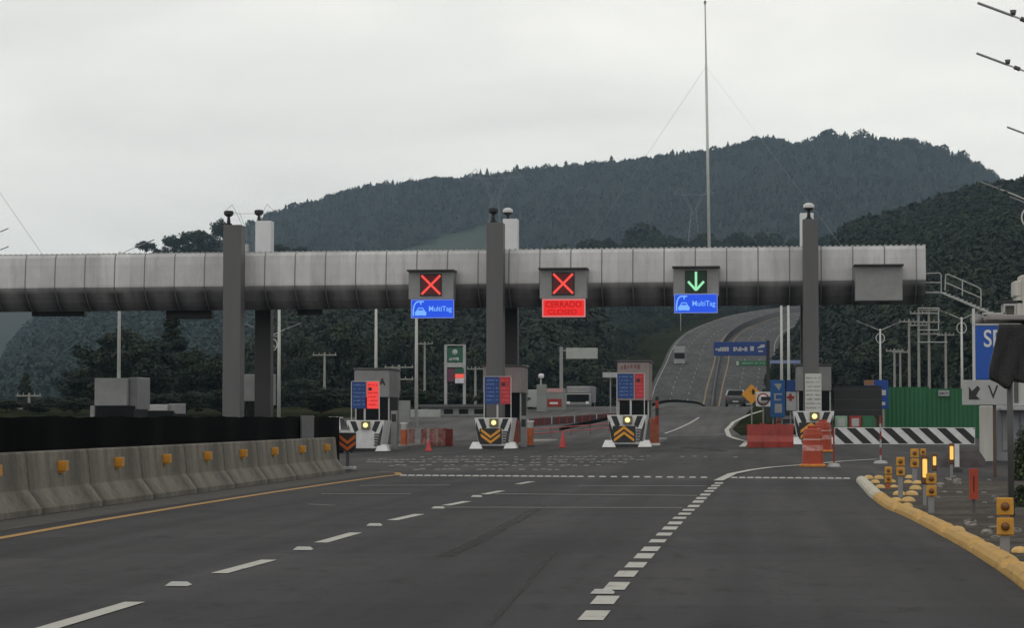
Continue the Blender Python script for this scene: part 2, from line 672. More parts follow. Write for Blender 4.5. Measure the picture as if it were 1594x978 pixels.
gx = axis([(-3600, -1000, 300), (-1000, -300, 50), (-300, -90, 10), (-90, 60, 2.5), (60, 300, 10), (300, 1000, 50), (1000, 3600, 300)])
gy = axis([(-150, 0, 15), (0, 340, 2.5), (340, 1200, 8), (1200, 4250, 180)])
gv = np.array([(x, y, Z(x, y) - (0.05 if y < 330 else 0.25)) for y in gy for x in gx])
nx, ny = len(gx), len(gy)
ii = np.arange((ny - 1) * (nx - 1))
r0 = (ii // (nx - 1)) * nx + ii % (nx - 1)
gf = np.stack([r0, r0 + 1, r0 + 1 + nx, r0 + nx], 1)
m, t, b, o_ = blank_mat("ground_earth", 0.95)
n1 = noise_node(t, o_, 0.05, 6, 0.65)
n2 = noise_node(t, o_, 0.9, 6, 0.7)
cA = ramp_node(t, n1, [(0.35, (0.018, 0.025, 0.012)), (0.58, (0.032, 0.034, 0.019)), (0.76, (0.062, 0.055, 0.038))])
cB = ramp_node(t, n2, [(0.3, (0.65, 0.65, 0.65)), (0.7, (1.25, 1.25, 1.2))])
t.links.new(mul_node(t, cA, cB), b.inputs["Base Color"])
b.inputs["Specular IOR Level"].default_value = 0.0
link("ground", np_mesh("ground", gv, gf, [m], smooth=True), kind="structure")


def sheet(name, rows, m, dz, cols=24, kind="structure"):
    """rows of (y, xl, xr): a sheet that follows the terrain dz above it"""
    vs, fs = [], []
    for y, xl, xr in rows:
        for c in range(cols + 1):
            x = xl + (xr - xl) * c / cols
            vs.append((x, y, Z(x, y) + dz))
    k = cols + 1
    for r in range(len(rows) - 1):
        for c in range(cols):
            a = r * k + c
            fs.append((a, a + 1, a + 1 + k, a + k))
    me = np_mesh(name, np.array(vs), np.array(fs), [m], smooth=True)
    return link(name, me, kind=kind)


KPX = [(1640, 962), (1594, 920), (1560, 893), (1500, 854), (1440, 821), (1405, 803), (1375, 791), (1352, 773), (1331, 749)]
KW = [G(*p) for p in KPX]
K0 = KW[0]
KW = [Vector((1.95, -6, 0)), Vector((1.95, 8, 0))] + KW
kx = [p.y for p in KW]


def kerb_x(y):
    return float(np.interp(y, [p.y for p in KW], [p.x for p in KW]))


YK = KW[-1].y
rows = [(y, -9.75, kerb_x(y)) for y in np.arange(-6, YK, 1.5)] + [(YK, -9.75, kerb_x(YK))]
sheet("road", rows, M_ROAD, 0.0)
sheet("toll_plaza_pavement", [(YK + 0.001 + i * (136 - YK) / 46, -80, 16) for i in range(47)], M_PLAZA, -0.004 + 0.004, cols=48)
# the two carriageways up to the crest, then the climb on the far hill
rows = []
for y in np.arange(136, 241, 3.0):
    rows.append((y, -34 + 12 * ss((y - 136) / 100), float(np.interp(y, [136, 150, 205, 240], [-0.6, -1.2, 0.1, 0.6]))))
sheet("highway_approach", rows, M_HWY, 0.01, cols=20)
hw_v, hw_f = [], []
ys = list(np.arange(330, 1041, 6.0))
for y in ys:
    xl, xr = catmull(FY, FXL, y), catmull(FY, FXR, y)
    zc = catmull([330] + FY, [-0.5] + FZ, y)
    for c in range(13):
        hw_v.append((xl + (xr - xl) * c / 12, y, zc))
for r in range(len(ys) - 1):
    for c in range(12):
        a = r * 13 + c
        hw_f.append((a, a + 1, a + 14, a + 13))
link("highway", np_mesh("highway", np.array(hw_v), np.array(hw_f), [M_HWY], smooth=True), kind="structure")


def hw_line(name, frac, m, w=0.22, dash=None, y0=400, y1=1030):
    mb = MB()
    y = y0
    st = 6.0
    k = 0
    while y < y1:
        e = y + (dash[0] if dash else st)
        q = []
        for yy in (y, e):
            xl, xr = catmull(FY, FXL, yy), catmull(FY, FXR, yy)
            zc = catmull([330] + FY, [-0.5] + FZ, yy) + 0.05
            x = xl + (xr - xl) * frac
            q.append(((x - w / 2, yy, zc), (x + w / 2, yy, zc)))
        mb.add([q[0][0], q[0][1], q[1][1], q[1][0]], [(0, 1, 2, 3)], m)
        y = e + (dash[1] if dash else 0)
    return mb.build(name, kind="structure")


M_YFAR = worn_paint("far_yellow", (0.30, 0.19, 0.07), under=(0.085, 0.08, 0.08), wear=0.45, scale=0.8)
M_WFAR = worn_paint("far_white", (0.34, 0.33, 0.32), under=(0.085, 0.083, 0.083), wear=0.45, scale=0.8)
hw_line("yellow_edge_line", 0.44, M_YFAR, 0.30)
hw_line("yellow_edge_line", 0.56, M_YFAR, 0.30)
hw_line("white_edge_line", 0.03, M_WFAR, 0.24)
hw_line("white_edge_line", 0.965, M_WFAR, 0.24)
hw_line("white_lane_line", 0.175, M_WFAR, 0.17, (5, 10))
hw_line("white_lane_line", 0.31, M_WFAR, 0.17, (5, 10))
hw_line("white_lane_line", 0.70, M_WFAR, 0.17, (5, 10))
hw_line("white_lane_line", 0.83, M_WFAR, 0.17, (5, 10))

# ------------------------------------------------------------------ painted markings on the near road
LZ = 0.006


def strip(mb, pts, w, m, dz=LZ, sub=1.5):
    """a painted strip of width w along ground points (x,y)"""
    P2 = [Vector((p[0], p[1])) for p in pts]
    fine = [P2[0]]
    for a, b in zip(P2[:-1], P2[1:]):
        n = max(1, int((b - a).length / sub))
        fine += [a + (b - a) * (i + 1) / n for i in range(n)]
    vs = []
    for i, p in enumerate(fine):
        d = (fine[min(i + 1, len(fine) - 1)] - fine[max(i - 1, 0)]).normalized()
        nrm = Vector((-d.y, d.x)) * (w / 2)
        for q in (p + nrm, p - nrm):
            vs.append((q.x, q.y, Z(q.x, q.y) + dz))
    fs = [(2 * i + 1, 2 * i + 3, 2 * i + 2, 2 * i) for i in range(len(fine) - 1)]
    mb.add(vs, fs, m)


gp = lambda px, py: (lambda v: (v.x, v.y))(G(px, py))
# yellow left edge line, hooking back at the barrier end
mb = MB()
strip(mb, [(-8.02, 0), (-8.03, 20)] + [gp(*q) for q in [(0, 839), (150, 812), (300, 787), (420, 768), (520, 753), (600, 742), (622, 739.5), (618, 736.5), (590, 735.5)]], 0.15, M_YLINE)
mb.build("yellow_edge_line", kind="structure")
# dashed white lane line
mb = MB()
dash = [((60, 984), (210, 939)), ((341, 894), (419, 873)), ((499, 846), (554, 830.5)), ((611, 811), (653, 801.5)), ((694, 788), (727, 781.5)),
        ((754, 770.5), (781, 765)), ((806, 754.5), (828, 750.5))]
for a, b in dash:
    strip(mb, [gp(*a), gp(*b)], 0.145, M_LINE)
mb.build("white_lane_line", kind="structure")
# blocks of the right hand line
mb = MB()
blk = [(925, 960, 15), (942, 936, 13), (960, 914, 12), (975, 895, 9.5), (990, 881, 8.5), (1003, 867, 8), (1013, 856, 7), (1024, 843.5, 5), (1034, 833, 4.6),
       (1043, 823.5, 5), (1051, 815.5, 4.6), (1058, 807.5, 3.2), (1066, 801, 3.2), (1072, 795, 3), (1080, 789, 3.4), (1087, 782, 3.6), (1092, 776.5, 3), (1098, 771, 3),
       (1104, 765.5, 2.4), (1109, 761, 2.4), (1114, 757, 2.2), (1119, 753, 2.2)]
bx0, by0 = gp(925, 972)
for px, py, h in blk:
    strip(mb, [gp(px - h * 0.42, py + h / 2), gp(px + h * 0.42, py - h / 2)], 0.165, M_LINE)
mb.build("white_lane_line", kind="structure")
mb = MB()
strip(mb, [gp(*q) for q in [(1118, 750), (1128, 745), (1140, 739), (1170, 733), (1200, 729), (1250, 725), (1310, 719.5), (1366, 716)]], 0.2, M_LINE, dz=0.02)
mb.build("white_edge_line", kind="structure")
mb = MB()
strip(mb, [gp(*q) for q in [(1188, 640), (1165, 647), (1142, 658), (1131, 670), (1135, 680), (1152, 686), (1163, 688)]], 0.26, M_LINE, dz=0.03, sub=1.2)
mb.build("white_edge_line", kind="structure")
mb = MB()
strip(mb, [gp(*q) for q in [(1163, 689), (1155, 697)]], 0.26, M_LINE, dz=0.03)
mb.build("white_edge_line", kind="structure")
mb = MB()
strip(mb, [gp(*q) for q in [(1035, 676), (1056, 668), (1075, 659), (1088, 651)]], 0.16, M_LINE, dz=0.03)
mb.build("white_lane_line", kind="structure")
# faint cross lines
mb = MB()
for a, b, w in [((480, 786), (520, 788), .1), ((690, 791), (1062, 791.5), .2), ((770, 770), (1085, 772.5), .24), ((900, 757), (1098, 757.5), .24), ((560, 757), (700, 756), .2), ((500, 770), (640, 770), .18)]:
    strip(mb, [gp(*a), gp(*b)], w, M_FAINT, dz=0.007)
mb.build("faint_cross_line", kind="structure")
# skid marks
m, t, b, o_ = blank_mat("tyre_rubber_mark", 0.8)
nn = noise_node(t, o_, 2.2, 6, 0.75, (2.5, 0.3, 1))
b.inputs["Base Color"].default_value = (0.022, 0.021, 0.022, 1)
al = ramp_node(t, nn, [(0.30, (0, 0, 0)), (0.60, (0.72, 0.72, 0.72))])
t.links.new(al, b.inputs["Alpha"])
M_SKID = m
mb = MB()
strip(mb, [gp(690, 868), gp(752, 838), gp(812, 806), gp(842, 788)], 0.17, M_SKID, dz=0.006)
strip(mb, [gp(760, 975), gp(828, 900), gp(862, 860)], 0.05, M_SKID, dz=0.006)
strip(mb, [gp(1050, 700), gp(1000, 704), gp(1130, 703), gp(1060, 696)], 0.5, M_SKID, dz=0.006)
mb.build("skid_mark", kind="structure")
# strip of dirt between the barrier foot and the yellow line
mb = MB()
strip(mb, [(-8.95, 14), (-8.95, 57)], 0.8, mat("road_grit", (0.06, 0.055, 0.047), 0.95, 0.4, 3.0), dz=0.003)
mb.build("gutter_grit", kind="structure")

# raised kerb
def kerb_build():
    pts = []
    for a, b2 in zip(KW[1:-1], KW[2:]):
        n = max(1, int((b2 - a).length / 0.35))
        pts += [a + (b2 - a) * (i / n) for i in range(n)]
    pts.append(KW[-1])
    prof = [(-0.115, -0.03), (-0.10, 0.045), (-0.065, 0.09), (0.0, 0.105), (0.065, 0.09), (0.10, 0.045), (0.115, -0.03)]
    mb = MB()
    vs, L = [], 0
    np_ = len(prof)
    rr = random.Random(3)
    for i, p in enumerate(pts):
        d = (pts[min(i + 1, len(pts) - 1)] - pts[max(i - 1, 0)])
        d.z = 0
        d.normalize()
        nrm = Vector((-d.y, d.x, 0))
        gap = (i % 9 == 8)
        for u, w in prof:
            s_ = 0.45 if gap else 1.0 + rr.uniform(-.05, .05)
            q = p + Vector((0.13, 0, 0)) - nrm * u
            vs.append((q.x, q.y, Z(q.x, q.y) + (w * s_ if w > 0 else w)))
    n = len(pts)
    for i in range(n - 1):
        fs = [(i * np_ + j, i * np_ + j + 1, (i + 1) * np_ + j + 1, (i + 1) * np_ + j) for j in range(np_ - 1)]
        last = pts[i].y > pts[-1].y - 11.0
        base = len(mb.v)
        mb.add([vs[k] for f in fs for k in f], [tuple(range(4 * q, 4 * q + 4)) for q in range(len(fs))], M_CURBW if last else M_CURB)
    mb.add([vs[(n - 1) * np_ + j] for j in range(np_)], [tuple(range(np_))], M_CURBW)
    mb.build("kerb", kind="structure")


kerb_build()
# stone verge right of the kerb
m, t, b, o_ = blank_mat("verge_stone", 0.95)
b.inputs["Specular IOR Level"].default_value = 0.05
na = noise_node(t, o_, 0.8, 6, 0.7)
nb = noise_node(t, o_, 26, 5, 0.7, (0.4, 1.4, 1.0))
ca = ramp_node(t, na, [(0.3, (0.055, 0.049, 0.044)), (0.7, (0.165, 0.148, 0.132))])
cb = ramp_node(t, nb, [(0.36, (0.45, 0.45, 0.45)), (0.64, (1.4, 1.4, 1.38))])
t.links.new(mul_node(t, ca, cb), b.inputs["Base Color"])
bp = t.nodes.new("ShaderNodeBump")
bp.inputs["Strength"].default_value = 0.8
bp.inputs["Distance"].default_value = 0.05
t.links.new(nb, bp.inputs["Height"])
t.links.new(bp.outputs["Normal"], b.inputs["Normal"])
rows = [(y, kerb_x(y) + 0.28, 22) for y in np.arange(6, YK, 1.5)]
sheet("stone_verge", rows, m, 0.008, cols=20)

# ------------------------------------------------------------------ hills and woods
GREEN_D = mat("foliage_dark", (0.007, 0.014, 0.008), 0.8, 0.35, 0.3)
GREEN_M = mat("foliage_mid", (0.011, 0.023, 0.011), 0.8, 0.3, 0.3)
GREEN_L = mat("foliage_light", (0.021, 0.036, 0.015), 0.8, 0.3, 0.3)
BARK = mat("bark", (0.06, 0.045, 0.035), 0.9, 0.3, 2.0)
M_HILL = mat("hill_undergrowth", (0.009, 0.016, 0.010), 0.95, 0.35, 0.02)
M_MEADOW = mat("meadow_grass", (0.034, 0.050, 0.030), 0.95, 0.15, 0.02)


def value_noise(n, seed):
    r = np.random.default_rng(seed)
    return r.uniform(-1, 1, n)


def hill(name, crest, baseY, baseZ, pxs, exps=0.85, rows=14, backK=1.35, meadow=None, mats=None):
    """crest: list of (px, py, Y). returns a sampler (px, t) -> point. The hill is a solid body: foot, slope, crest and far side."""
    cp = [c[0] for c in crest]

    def top(px):
        py = catmull(cp, [c[1] for c in crest], px)
        Yc = float(np.interp(px, cp, [c[2] for c in crest]))
        return P(px, py, Yc)

    def bY(px):
        return baseY(px) if callable(baseY) else baseY

    def bZ(px, y):
        return baseZ(px) if callable(baseZ) else baseZ

    def pt(px, t):
        c = top(px)
        y0 = bY(px)
        y = y0 + (c.y - y0) * t
        x = P(px, 650, y).x
        z0 = bZ(px, y0)
        return Vector((x, y, z0 + (c.z - z0) * (t ** exps)))

    vs, fs = [], []
    cols = len(pxs)
    ts = list(np.linspace(0, 1, rows))
    for px in pxs:
        c = top(px)
        for tt in ts:
            vs.append(pt(px, tt))
        y0 = bY(px)
        for k, fr in ((backK * 0.5 + 0.5, 0.72), (backK, 0.25), (backK * 1.15, -0.2)):
            yb = c.y * k
            vs.append(Vector((P(px, 650, yb).x, yb, c.z * fr if fr > 0 else -3)))
    R = rows + 3
    mi = []
    for i in range(cols - 1):
        for j in range(R - 1):
            fs.append((i * R + j, (i + 1) * R + j, (i + 1) * R + j + 1, i * R + j + 1))
            pm = (pxs[i] + pxs[i + 1]) / 2
            mi.append(1 if meadow and j < rows - 1 and meadow(pm, (ts[j] + ts[j + 1]) / 2) else 0)
    me = np_mesh(name, np.array([tuple(v) for v in vs]), np.array(fs), [M_HILL, M_MEADOW], np.array(mi), smooth=True)
    link(name, me, kind="structure")
    return pt


def conifer_np(n, H, Rr, seed, layers=5, seg=6):
    """one low polygon fir: ragged tiers"""
    r = np.random.default_rng(seed)
    vs, fs = [], []
    for L in range(layers):
        z0 = H * (0.10 + 0.86 * L / layers)
        z1 = min(H, z0 + H * 0.36)
        rad = Rr * (1 - 0.86 * L / layers)
        k = len(vs)
        vs.append((0, 0, z1))
        a0 = r.uniform(0, 6)
        for i in range(seg):
            q = rad * r.uniform(0.6, 1.15)
            a = a0 + 2 * math.pi * i / seg
            vs.append((q * math.cos(a), q * math.sin(a), z0 + r.uniform(-.05, .05) * H))
        for i in range(seg):
            fs.append((k, k + 1 + i, k + 1 + (i + 1) % seg))
    return np.array(vs), np.array(fs)


def blobtree_np(H, Rr, seed, n=46, fs_=1.0):
    """a round headed tree from loose leaf tufts"""
    r = np.random.default_rng(seed)
    vs, fs = [], []
    for i in range(n):
        d = r.normal(size=3)
        d /= np.linalg.norm(d)
        q = r.uniform(0.55, 1.0) ** 0.5
        c = np.array([d[0] * Rr * q, d[1] * Rr * q, H * 0.60 + d[2] * H * 0.40 * q])
        s = Rr * r.uniform(0.15, 0.32) * fs_
        a = r.normal(size=3)
        a /= np.linalg.norm(a)
        b_ = np.cross(a, d + 0.01)
        b_ /= np.linalg.norm(b_) + 1e-6
        k = len(vs)
        vs += [tuple(c + a * s), tuple(c + b_ * s), tuple(c - a * s * 0.9 - b_ * 0.3 * s)]
        fs.append((k, k + 1, k + 2))
        vs += [tuple(c + d * s * .7), tuple(c - b_ * s), tuple(c - a * s * 0.8)]
        fs.append((k + 3, k + 4, k + 5))
    # core
    return np.array(vs), np.array(fs)


CON = [conifer_np(0, 1.0, 0.26, s, 5, 6) for s in range(5)]
CON += [conifer_np(0, 1.0, 0.36, 30 + s, 4, 7) for s in range(3)]
BLB = [blobtree_np(1.0, 0.42, s, 110) for s in range(6)]


MT_GREEN = [mat("mountain_haze_dark", (0.013, 0.021, 0.017), 0.8, 0.3, 0.02), mat("mountain_haze_mid", (0.017, 0.023, 0.018), 0.8, 0.3, 0.02), mat("mountain_haze_pale", (0.022, 0.028, 0.021), 0.8, 0.3, 0.02)]  # distance haze tinted into the foliage, lighter and bluer than the near greens


FINE = [blobtree_np(1.0, 0.42, 60 + s, 330, 0.55) for s in range(5)] + [blobtree_np(1.0, 0.30, 80 + s, 300, 0.6) for s in range(2)]


def forest(name, spots, kinds, label, mats=None, fine=None):
    """spots: list of (point, height). ONE object: a wood that reads as one mass"""
    V, Fc, M_ = [], [], []
    k = 0
    r = np.random.default_rng(11)
    for p, h in spots:
        kk = FINE if fine and p.y < fine else kinds
        v, f = kk[r.integers(len(kk))]
        a = r.uniform(0, 6.28)
        ca, sa = math.cos(a), math.sin(a)
        w = r.uniform(0.85, 1.25)
        vv = np.stack([(v[:, 0] * ca - v[:, 1] * sa) * h * w + p.x, (v[:, 0] * sa + v[:, 1] * ca) * h * w + p.y, v[:, 2] * h + p.z - 0.03 * h], 1)
        V.append(vv)
        Fc.append(f + k)
        mm = np.full(len(f), r.choice([0, 0, 1, 1, 2]))
        flip = r.random(len(f)) < .2
        mm[flip] = 1
        M_.append(mm)
        k += len(v)
    V, Fc, M_ = np.concatenate(V), np.concatenate(Fc), np.concatenate(M_)
    me = np_mesh(name, V, Fc, mats or [GREEN_D, GREEN_M, GREEN_L], M_)
    return link(name, me, kind="stuff", label=label)


# far mountain
RIDGE = [(-700, 420), (-300, 430), (150, 440), (330, 395), (375, 372), (410, 350), (440, 341), (500, 324), (560, 305), (620, 299), (680, 292), (720, 288), (790, 282), (830, 276),
         (870, 272), (960, 265), (1050, 253), (1100, 248), (1150, 238), (1200, 226), (1240, 236), (1290, 222), (1340, 228), (1400, 230), (1440, 236), (1490, 252),
         (1530, 270), (1560, 290), (1590, 312), (1650, 330), (1800, 380), (2200, 430)]
mead = lambda px, t: 560 < px < 770 and 0.44 < t < 0.70 - (770 - px) * 0.0009
ptA = hill("mountain_far", [(a, b_, 2600) for a, b_ in RIDGE], 1500, 12, list(np.arange(-700, 2200, 12.0)), 0.95, 18, meadow=mead)
spots = []
for i in range(15000):
    px = random.uniform(330, 1760)
    tt = random.random() ** 0.8
    if mead(px, tt) and True:
        continue
    h = random.uniform(9, 14.5)
    if px > 1150 and random.random() < 0.5:
        h *= 0.8
    spots.append((ptA(px, tt), h))
for i in range(900):
    px = random.uniform(340, 1640)
    h = random.uniform(9, 14)
    if random.random() < 0.06:
        h *= 1.4
    spots.append((ptA(px, random.uniform(0.975, 1.0)), h))
left_sp = [s for s in spots if P(1150, 650, s[0].y).x > s[0].x or random.random() < 0.25]
right_sp = [s for s in spots if s not in left_sp] if False else []
forest("mountain_wood", spots, CON[:5] + CON[5:] + BLB[:2], "hazy dark wood covering the long far mountain", MT_GREEN)

# pale far ridge at the left
hill("ridge_far", [(-900, 470, 3300), (-300, 485, 3300), (0, 498, 3300), (40, 494, 3300), (80, 482, 3300), (200, 460, 3300), (500, 470, 3300)], 2500, 10, list(np.arange(-900, 500, 25.0)), 1.0, 8)

# wooded hill at the left, behind the plaza
LEFTR = [(-1000, 630, 1700), (-300, 670, 1700), (-60, 650, 1700), (-10, 618, 1700), (30, 548, 1720), (60, 516, 1750), (110, 492, 1800), (180, 458, 1850), (240, 426, 1900), (300, 418, 1950), (350, 418, 1950),
         (420, 420, 1950), (520, 428, 1950), (640, 434, 1950), (760, 440, 1950), (860, 460, 1900), (930, 490, 1800)]
ptD = hill("hill_left", LEFTR, lambda px: 760, 0, list(np.arange(-1000, 931, 14.0)), 1.0, 16)
spots = []
for i in range(6500):
    px = random.uniform(-150, 640)
    spots.append((ptD(px, random.random() ** 0.75), random.uniform(9, 15)))
for i in range(300):
    px = random.uniform(-60, 700)
    spots.append((ptD(px, random.uniform(0.95, 1.0)), random.uniform(8, 13)))
forest("hill_wood_left", spots, BLB, "hazy teal wood on the hill at the left", [mat("teal_haze_dark", (0.014, 0.029, 0.024), 0.8, 0.3, 0.02), mat("teal_haze_mid", (0.016, 0.032, 0.026), 0.8, 0.3, 0.02), mat("teal_haze_pale", (0.018, 0.034, 0.027), 0.8, 0.3, 0.02)])  # teal of the valley mist put into the leaf colours
MIDL = [(372, 648, 560), (405, 610, 600), (440, 545, 660), (480, 500, 700), (540, 470, 760), (640, 455, 800), (760, 455, 800), (860, 474, 760), (930, 500, 700)]
ptM = hill("hill_middle", MIDL, lambda px: 330, 0, list(np.arange(372, 931, 12.0)), 1.0, 14)
spots = []
for i in range(2600):
    px = random.uniform(385, 915)
    spots.append((ptM(px, random.random() ** 0.75), random.uniform(8, 13)))
forest("hill_wood_middle", spots, BLB, "dark wood on the hill left of the climbing highway", fine=640)

# wooded hill at the right of the highway
RIGHTR = [(1203, 640, 560), (1225, 612, 580), (1245, 585, 600), (1270, 540, 620), (1290, 495, 650), (1330, 400, 720), (1400, 376, 760), (1440, 362, 780), (1480, 344, 790), (1530, 330, 800), (1594, 322, 800),
          (1700, 300, 800), (1900, 280, 800), (2300, 270, 800)]
ptB = hill("hill_right", RIGHTR, lambda px: float(np.interp(px, [1203, 1245, 1300, 1500, 1700], [500, 430, 330, 260, 230])), 0, list(np.arange(1203, 2300, 14.0)), 1.05, 14)
spots = []
for i in range(4200):
    px = 1228 + (1900 - 1228) * random.random() ** 1.2
    spots.append((ptB(px, random.random() ** 0.7), random.uniform(6.5, 11)))
for i in range(200):
    px = random.uniform(1320, 1700)
    spots.append((ptB(px, random.uniform(0.95, 1.0)), random.uniform(5, 9)))
forest("hill_wood_right", spots, BLB, "dark green wood covering the near hill at the right", fine=720)

spots = []
for i in range(420):
    y = random.uniform(430, 940)
    xl = catmull(FY, FXL, y)
    x = xl - 3.5 - 42 * random.random() ** 0.8
    spots.append((Vector((x, y, Z(x, y) - .3)), random.uniform(1.2, 3.2) if random.random() < .75 else random.uniform(3, 6)))
forest("slope_scrub", spots, FINE, "green scrub on the slope left of the climbing highway", [mat("scrub_dark", (.016, .028, .013), .8, .3, .3), mat("scrub_mid", (.03, .042, .018), .8, .3, .3), mat("scrub_dry", (.055, .052, .028), .8, .3, .3)])

# wood on the crest behind the highway
MIDR = [(840, 412, 1100), (880, 408, 1100), (920, 401, 1100), (1000, 394, 1110), (1050, 396, 1120), (1180, 390, 1140), (1240, 396, 1150), (1330, 390, 1150), (1420, 384, 1160), (1520, 380, 1160)]
ptC = hill("hill_crest", MIDR, 960, 36, list(np.arange(840, 1521, 14.0)), 1.0, 8)
spots = []
for i in range(900):
    px = random.uniform(850, 1500)
    spots.append((ptC(px, random.random() ** 0.8), random.uniform(6, 9.5)))
for px, h in [(930, 9), (985, 12), (1000, 15), (1018, 12), (1045, 10), (1100, 11), (1150, 10), (1205, 10), (1310, 11)]:
    spots.append((ptC(px, 0.97), h))
forest("crest_wood", spots, BLB, "dark wood on the crest behind the toll gantry roof")

# far electricity pylons on the slopes
def pylon(px_c, py_top, py_base, Y, label):
    b0 = P(px_c, py_base, Y)
    t0 = P(px_c, py_top, Y)
    H = t0.z - b0.z
    root = thing("lattice_pylon", label, "pylon", b0, "electricity pylons on the slopes")
    mb = MB()
    w = H * 0.10
    R_ = Y / 11000.0
    m = mat("pylon_steel", (0.24, 0.26, 0.27), 0.5, 0.1, 1)
    for sx in (-1, 1):
        for sy in (-1, 1):
            mb.tube(b0 + Vector((sx * w, sy * w, 0)), b0 + Vector((sx * w * .4, sy * w * .4, H * .62)), R_, R_, m, 5)
    for k in range(7):
        z0, z1 = H * .62 * k / 7, H * .62 * (k + 1) / 7
        w0, w1 = w * (1 - .6 * k / 7), w * (1 - .6 * (k + 1) / 7)
        for sx in (-1, 1):
            mb.tube(b0 + Vector((sx * w0, -w0, z0)), b0 + Vector((-sx * w1, -w1, z1)), R_ * .6, R_ * .6, m, 4)
    mb.build("tower_leg_frame", root)
    mb = MB()
    a = H * 0.30
    zt = H * .62
    for s_ in (-1, 1):
        mb.tube(b0 + Vector((s_ * w * .4, 0, zt)), b0 + Vector((s_ * a * .75, 0, H)), R_, R_, m, 5)
        mb.tube(b0 + Vector((s_ * w * .2, 0, zt)), b0 + Vector((s_ * a * .42, 0, H * .88)), R_, R_, m, 5)
        mb.tube(b0 + Vector((s_ * a * 1.1, 0, H * .9)), b0 + Vector((s_ * a * .42, 0, H * .88)), R_, R_, m, 5)
        mb.tube(b0 + Vector((s_ * a * 1.1, 0, H * .9)), b0 + Vector((s_ * a * .75, 0, H)), R_, R_, m, 5)
    mb.tube(b0 + Vector((-a * .42, 0, H * .88)), b0 + Vector((a * .42, 0, H * .88)), R_, R_, m, 5)
    mb.build("crossarm", root)


pylon(770, 262, 392, 900, "grey lattice pylon with a V-shaped head behind the middle gantry column")
pylon(388, 318, 440, 700, "grey lattice pylon showing above the roof behind the left gantry columns")
pylon(1080, 292, 386, 1350, "faint lattice pylon on the mountain slope left of the tall mast")


# individual trees ------------------------------------------------------------
def leafy_crown(H, Rr, seed, n, kind):
    r = np.random.default_rng(seed)
    cl = []
    for i in range(80):
        d = r.normal(size=3)
        d /= np.linalg.norm(d)
        if kind == "umbrella":
            c = np.array([d[0] * Rr * r.uniform(.2, 1), d[1] * Rr * r.uniform(.2, 1), H * (0.80 + 0.16 * d[2] * r.random())])
            s = Rr * r.uniform(.18, .34)
        elif kind == "cone":
            z = r.random() ** 1.3
            q = Rr * (1 - z * .92) * r.uniform(.35, 1)
            c = np.array([d[0] * q, d[1] * q, H * (0.12 + .86 * z)])
            s = Rr * r.uniform(.16, .32) * (1 - .5 * z)
        else:
            q = r.uniform(.35, 1.0)
            c = np.array([d[0] * Rr * q, d[1] * Rr * q, H * (0.56 + d[2] * 0.42 * q)])
            s = Rr * r.uniform(.2, .36)
        cl.append((c, s))
    V, Fq, Mi = [], [], []
    k = 0
    for i in range(n):
        ci = r.integers(len(cl))
        c, s = cl[ci]
        d = r.normal(size=3)
        d /= np.linalg.norm(d)
        p = c + d * s * r.uniform(0.5, 1.05) * np.array([1, 1, 0.8])
        a = r.normal(size=3)
        a /= np.linalg.norm(a)
        b_ = np.cross(a, d)
        b_ /= np.linalg.norm(b_) + 1e-6
        L = H * r.uniform(0.018, 0.036)
        V += [p - a * L, p + b_ * L * .6, p + a * L, p - b_ * L * .6]
        Fq.append((k, k + 1, k + 2, k + 3))
        Mi.append([0, 1, 0, 2, 1][ci % 5] if r.random() < .8 else r.integers(3))
        k += 4
    return np.array(V), np.array(Fq), np.array(Mi)


def make_tree(kind, H, Rr, seed, n):
    root = thing(dict(umbrella="umbrella_pine", cone="conifer_tree", round="leafy_tree")[kind], "tree", "tree", (0, 0, 0))
    mb = MB()
    r = random.Random(seed)
    top = Vector((0, 0, H * (.86 if kind != "round" else .7)))
    mb.tube((0, 0, -0.3), top, H * .02, H * .006, BARK, 8)
    for k in range(7):
        a = r.uniform(0, 6.28)
        z = H * r.uniform(.35, .75)
        L = Rr * r.uniform(.5, .9)
        mb.tube((0, 0, z), (L * math.cos(a), L * math.sin(a), z + H * .12), H * .008, H * .003, BARK, 5)
    mb.build("trunk", root)
    v, f, mi = leafy_crown(H, Rr, seed, n, kind)
    link("crown", np_mesh("crown", v, f, [GREEN_D, GREEN_M, GREEN_L], mi), root)
    return root


PROTO = {}
for kd, H, Rr in (("round", 10, 4.6), ("cone", 10, 2.7), ("umbrella", 10, 3.6)):
    PROTO[kd] = [make_tree(kd, H, Rr, 40 + s, {"round": 9500, "cone": 6000, "umbrella": 3200}[kd]) for s in range(2)]
USED = {}


def plant(kind, px, py_top, Y, wpx, label, py_base=None, group="trees behind the toll plaza"):
    x = P(px, 650, Y).x
    z = Z(x, Y) if py_base is None else P(px, py_base, Y).z
    h = P(px, py_top, Y).z - z
    k = len([1 for q in USED if q[0] == kind])
    p = PROTO[kind][k % 2]
    base = 10.0
    dims = {"round": 9.2, "cone": 5.4, "umbrella": 7.2}[kind]
    wid = wpx * Y / F
    sc = (wid / dims, wid / dims, h / base)
    USED[(kind, px, Y)] = 1
    first = k < 2
    o = p if first else dup(p)
    o.location = (x, Y, z)
    o.rotation_euler = (0, 0, random.uniform(0, 6.28))
    o.scale = sc
    o["label"] = label
    o["category"] = "tree"
    o["group"] = group
    return o


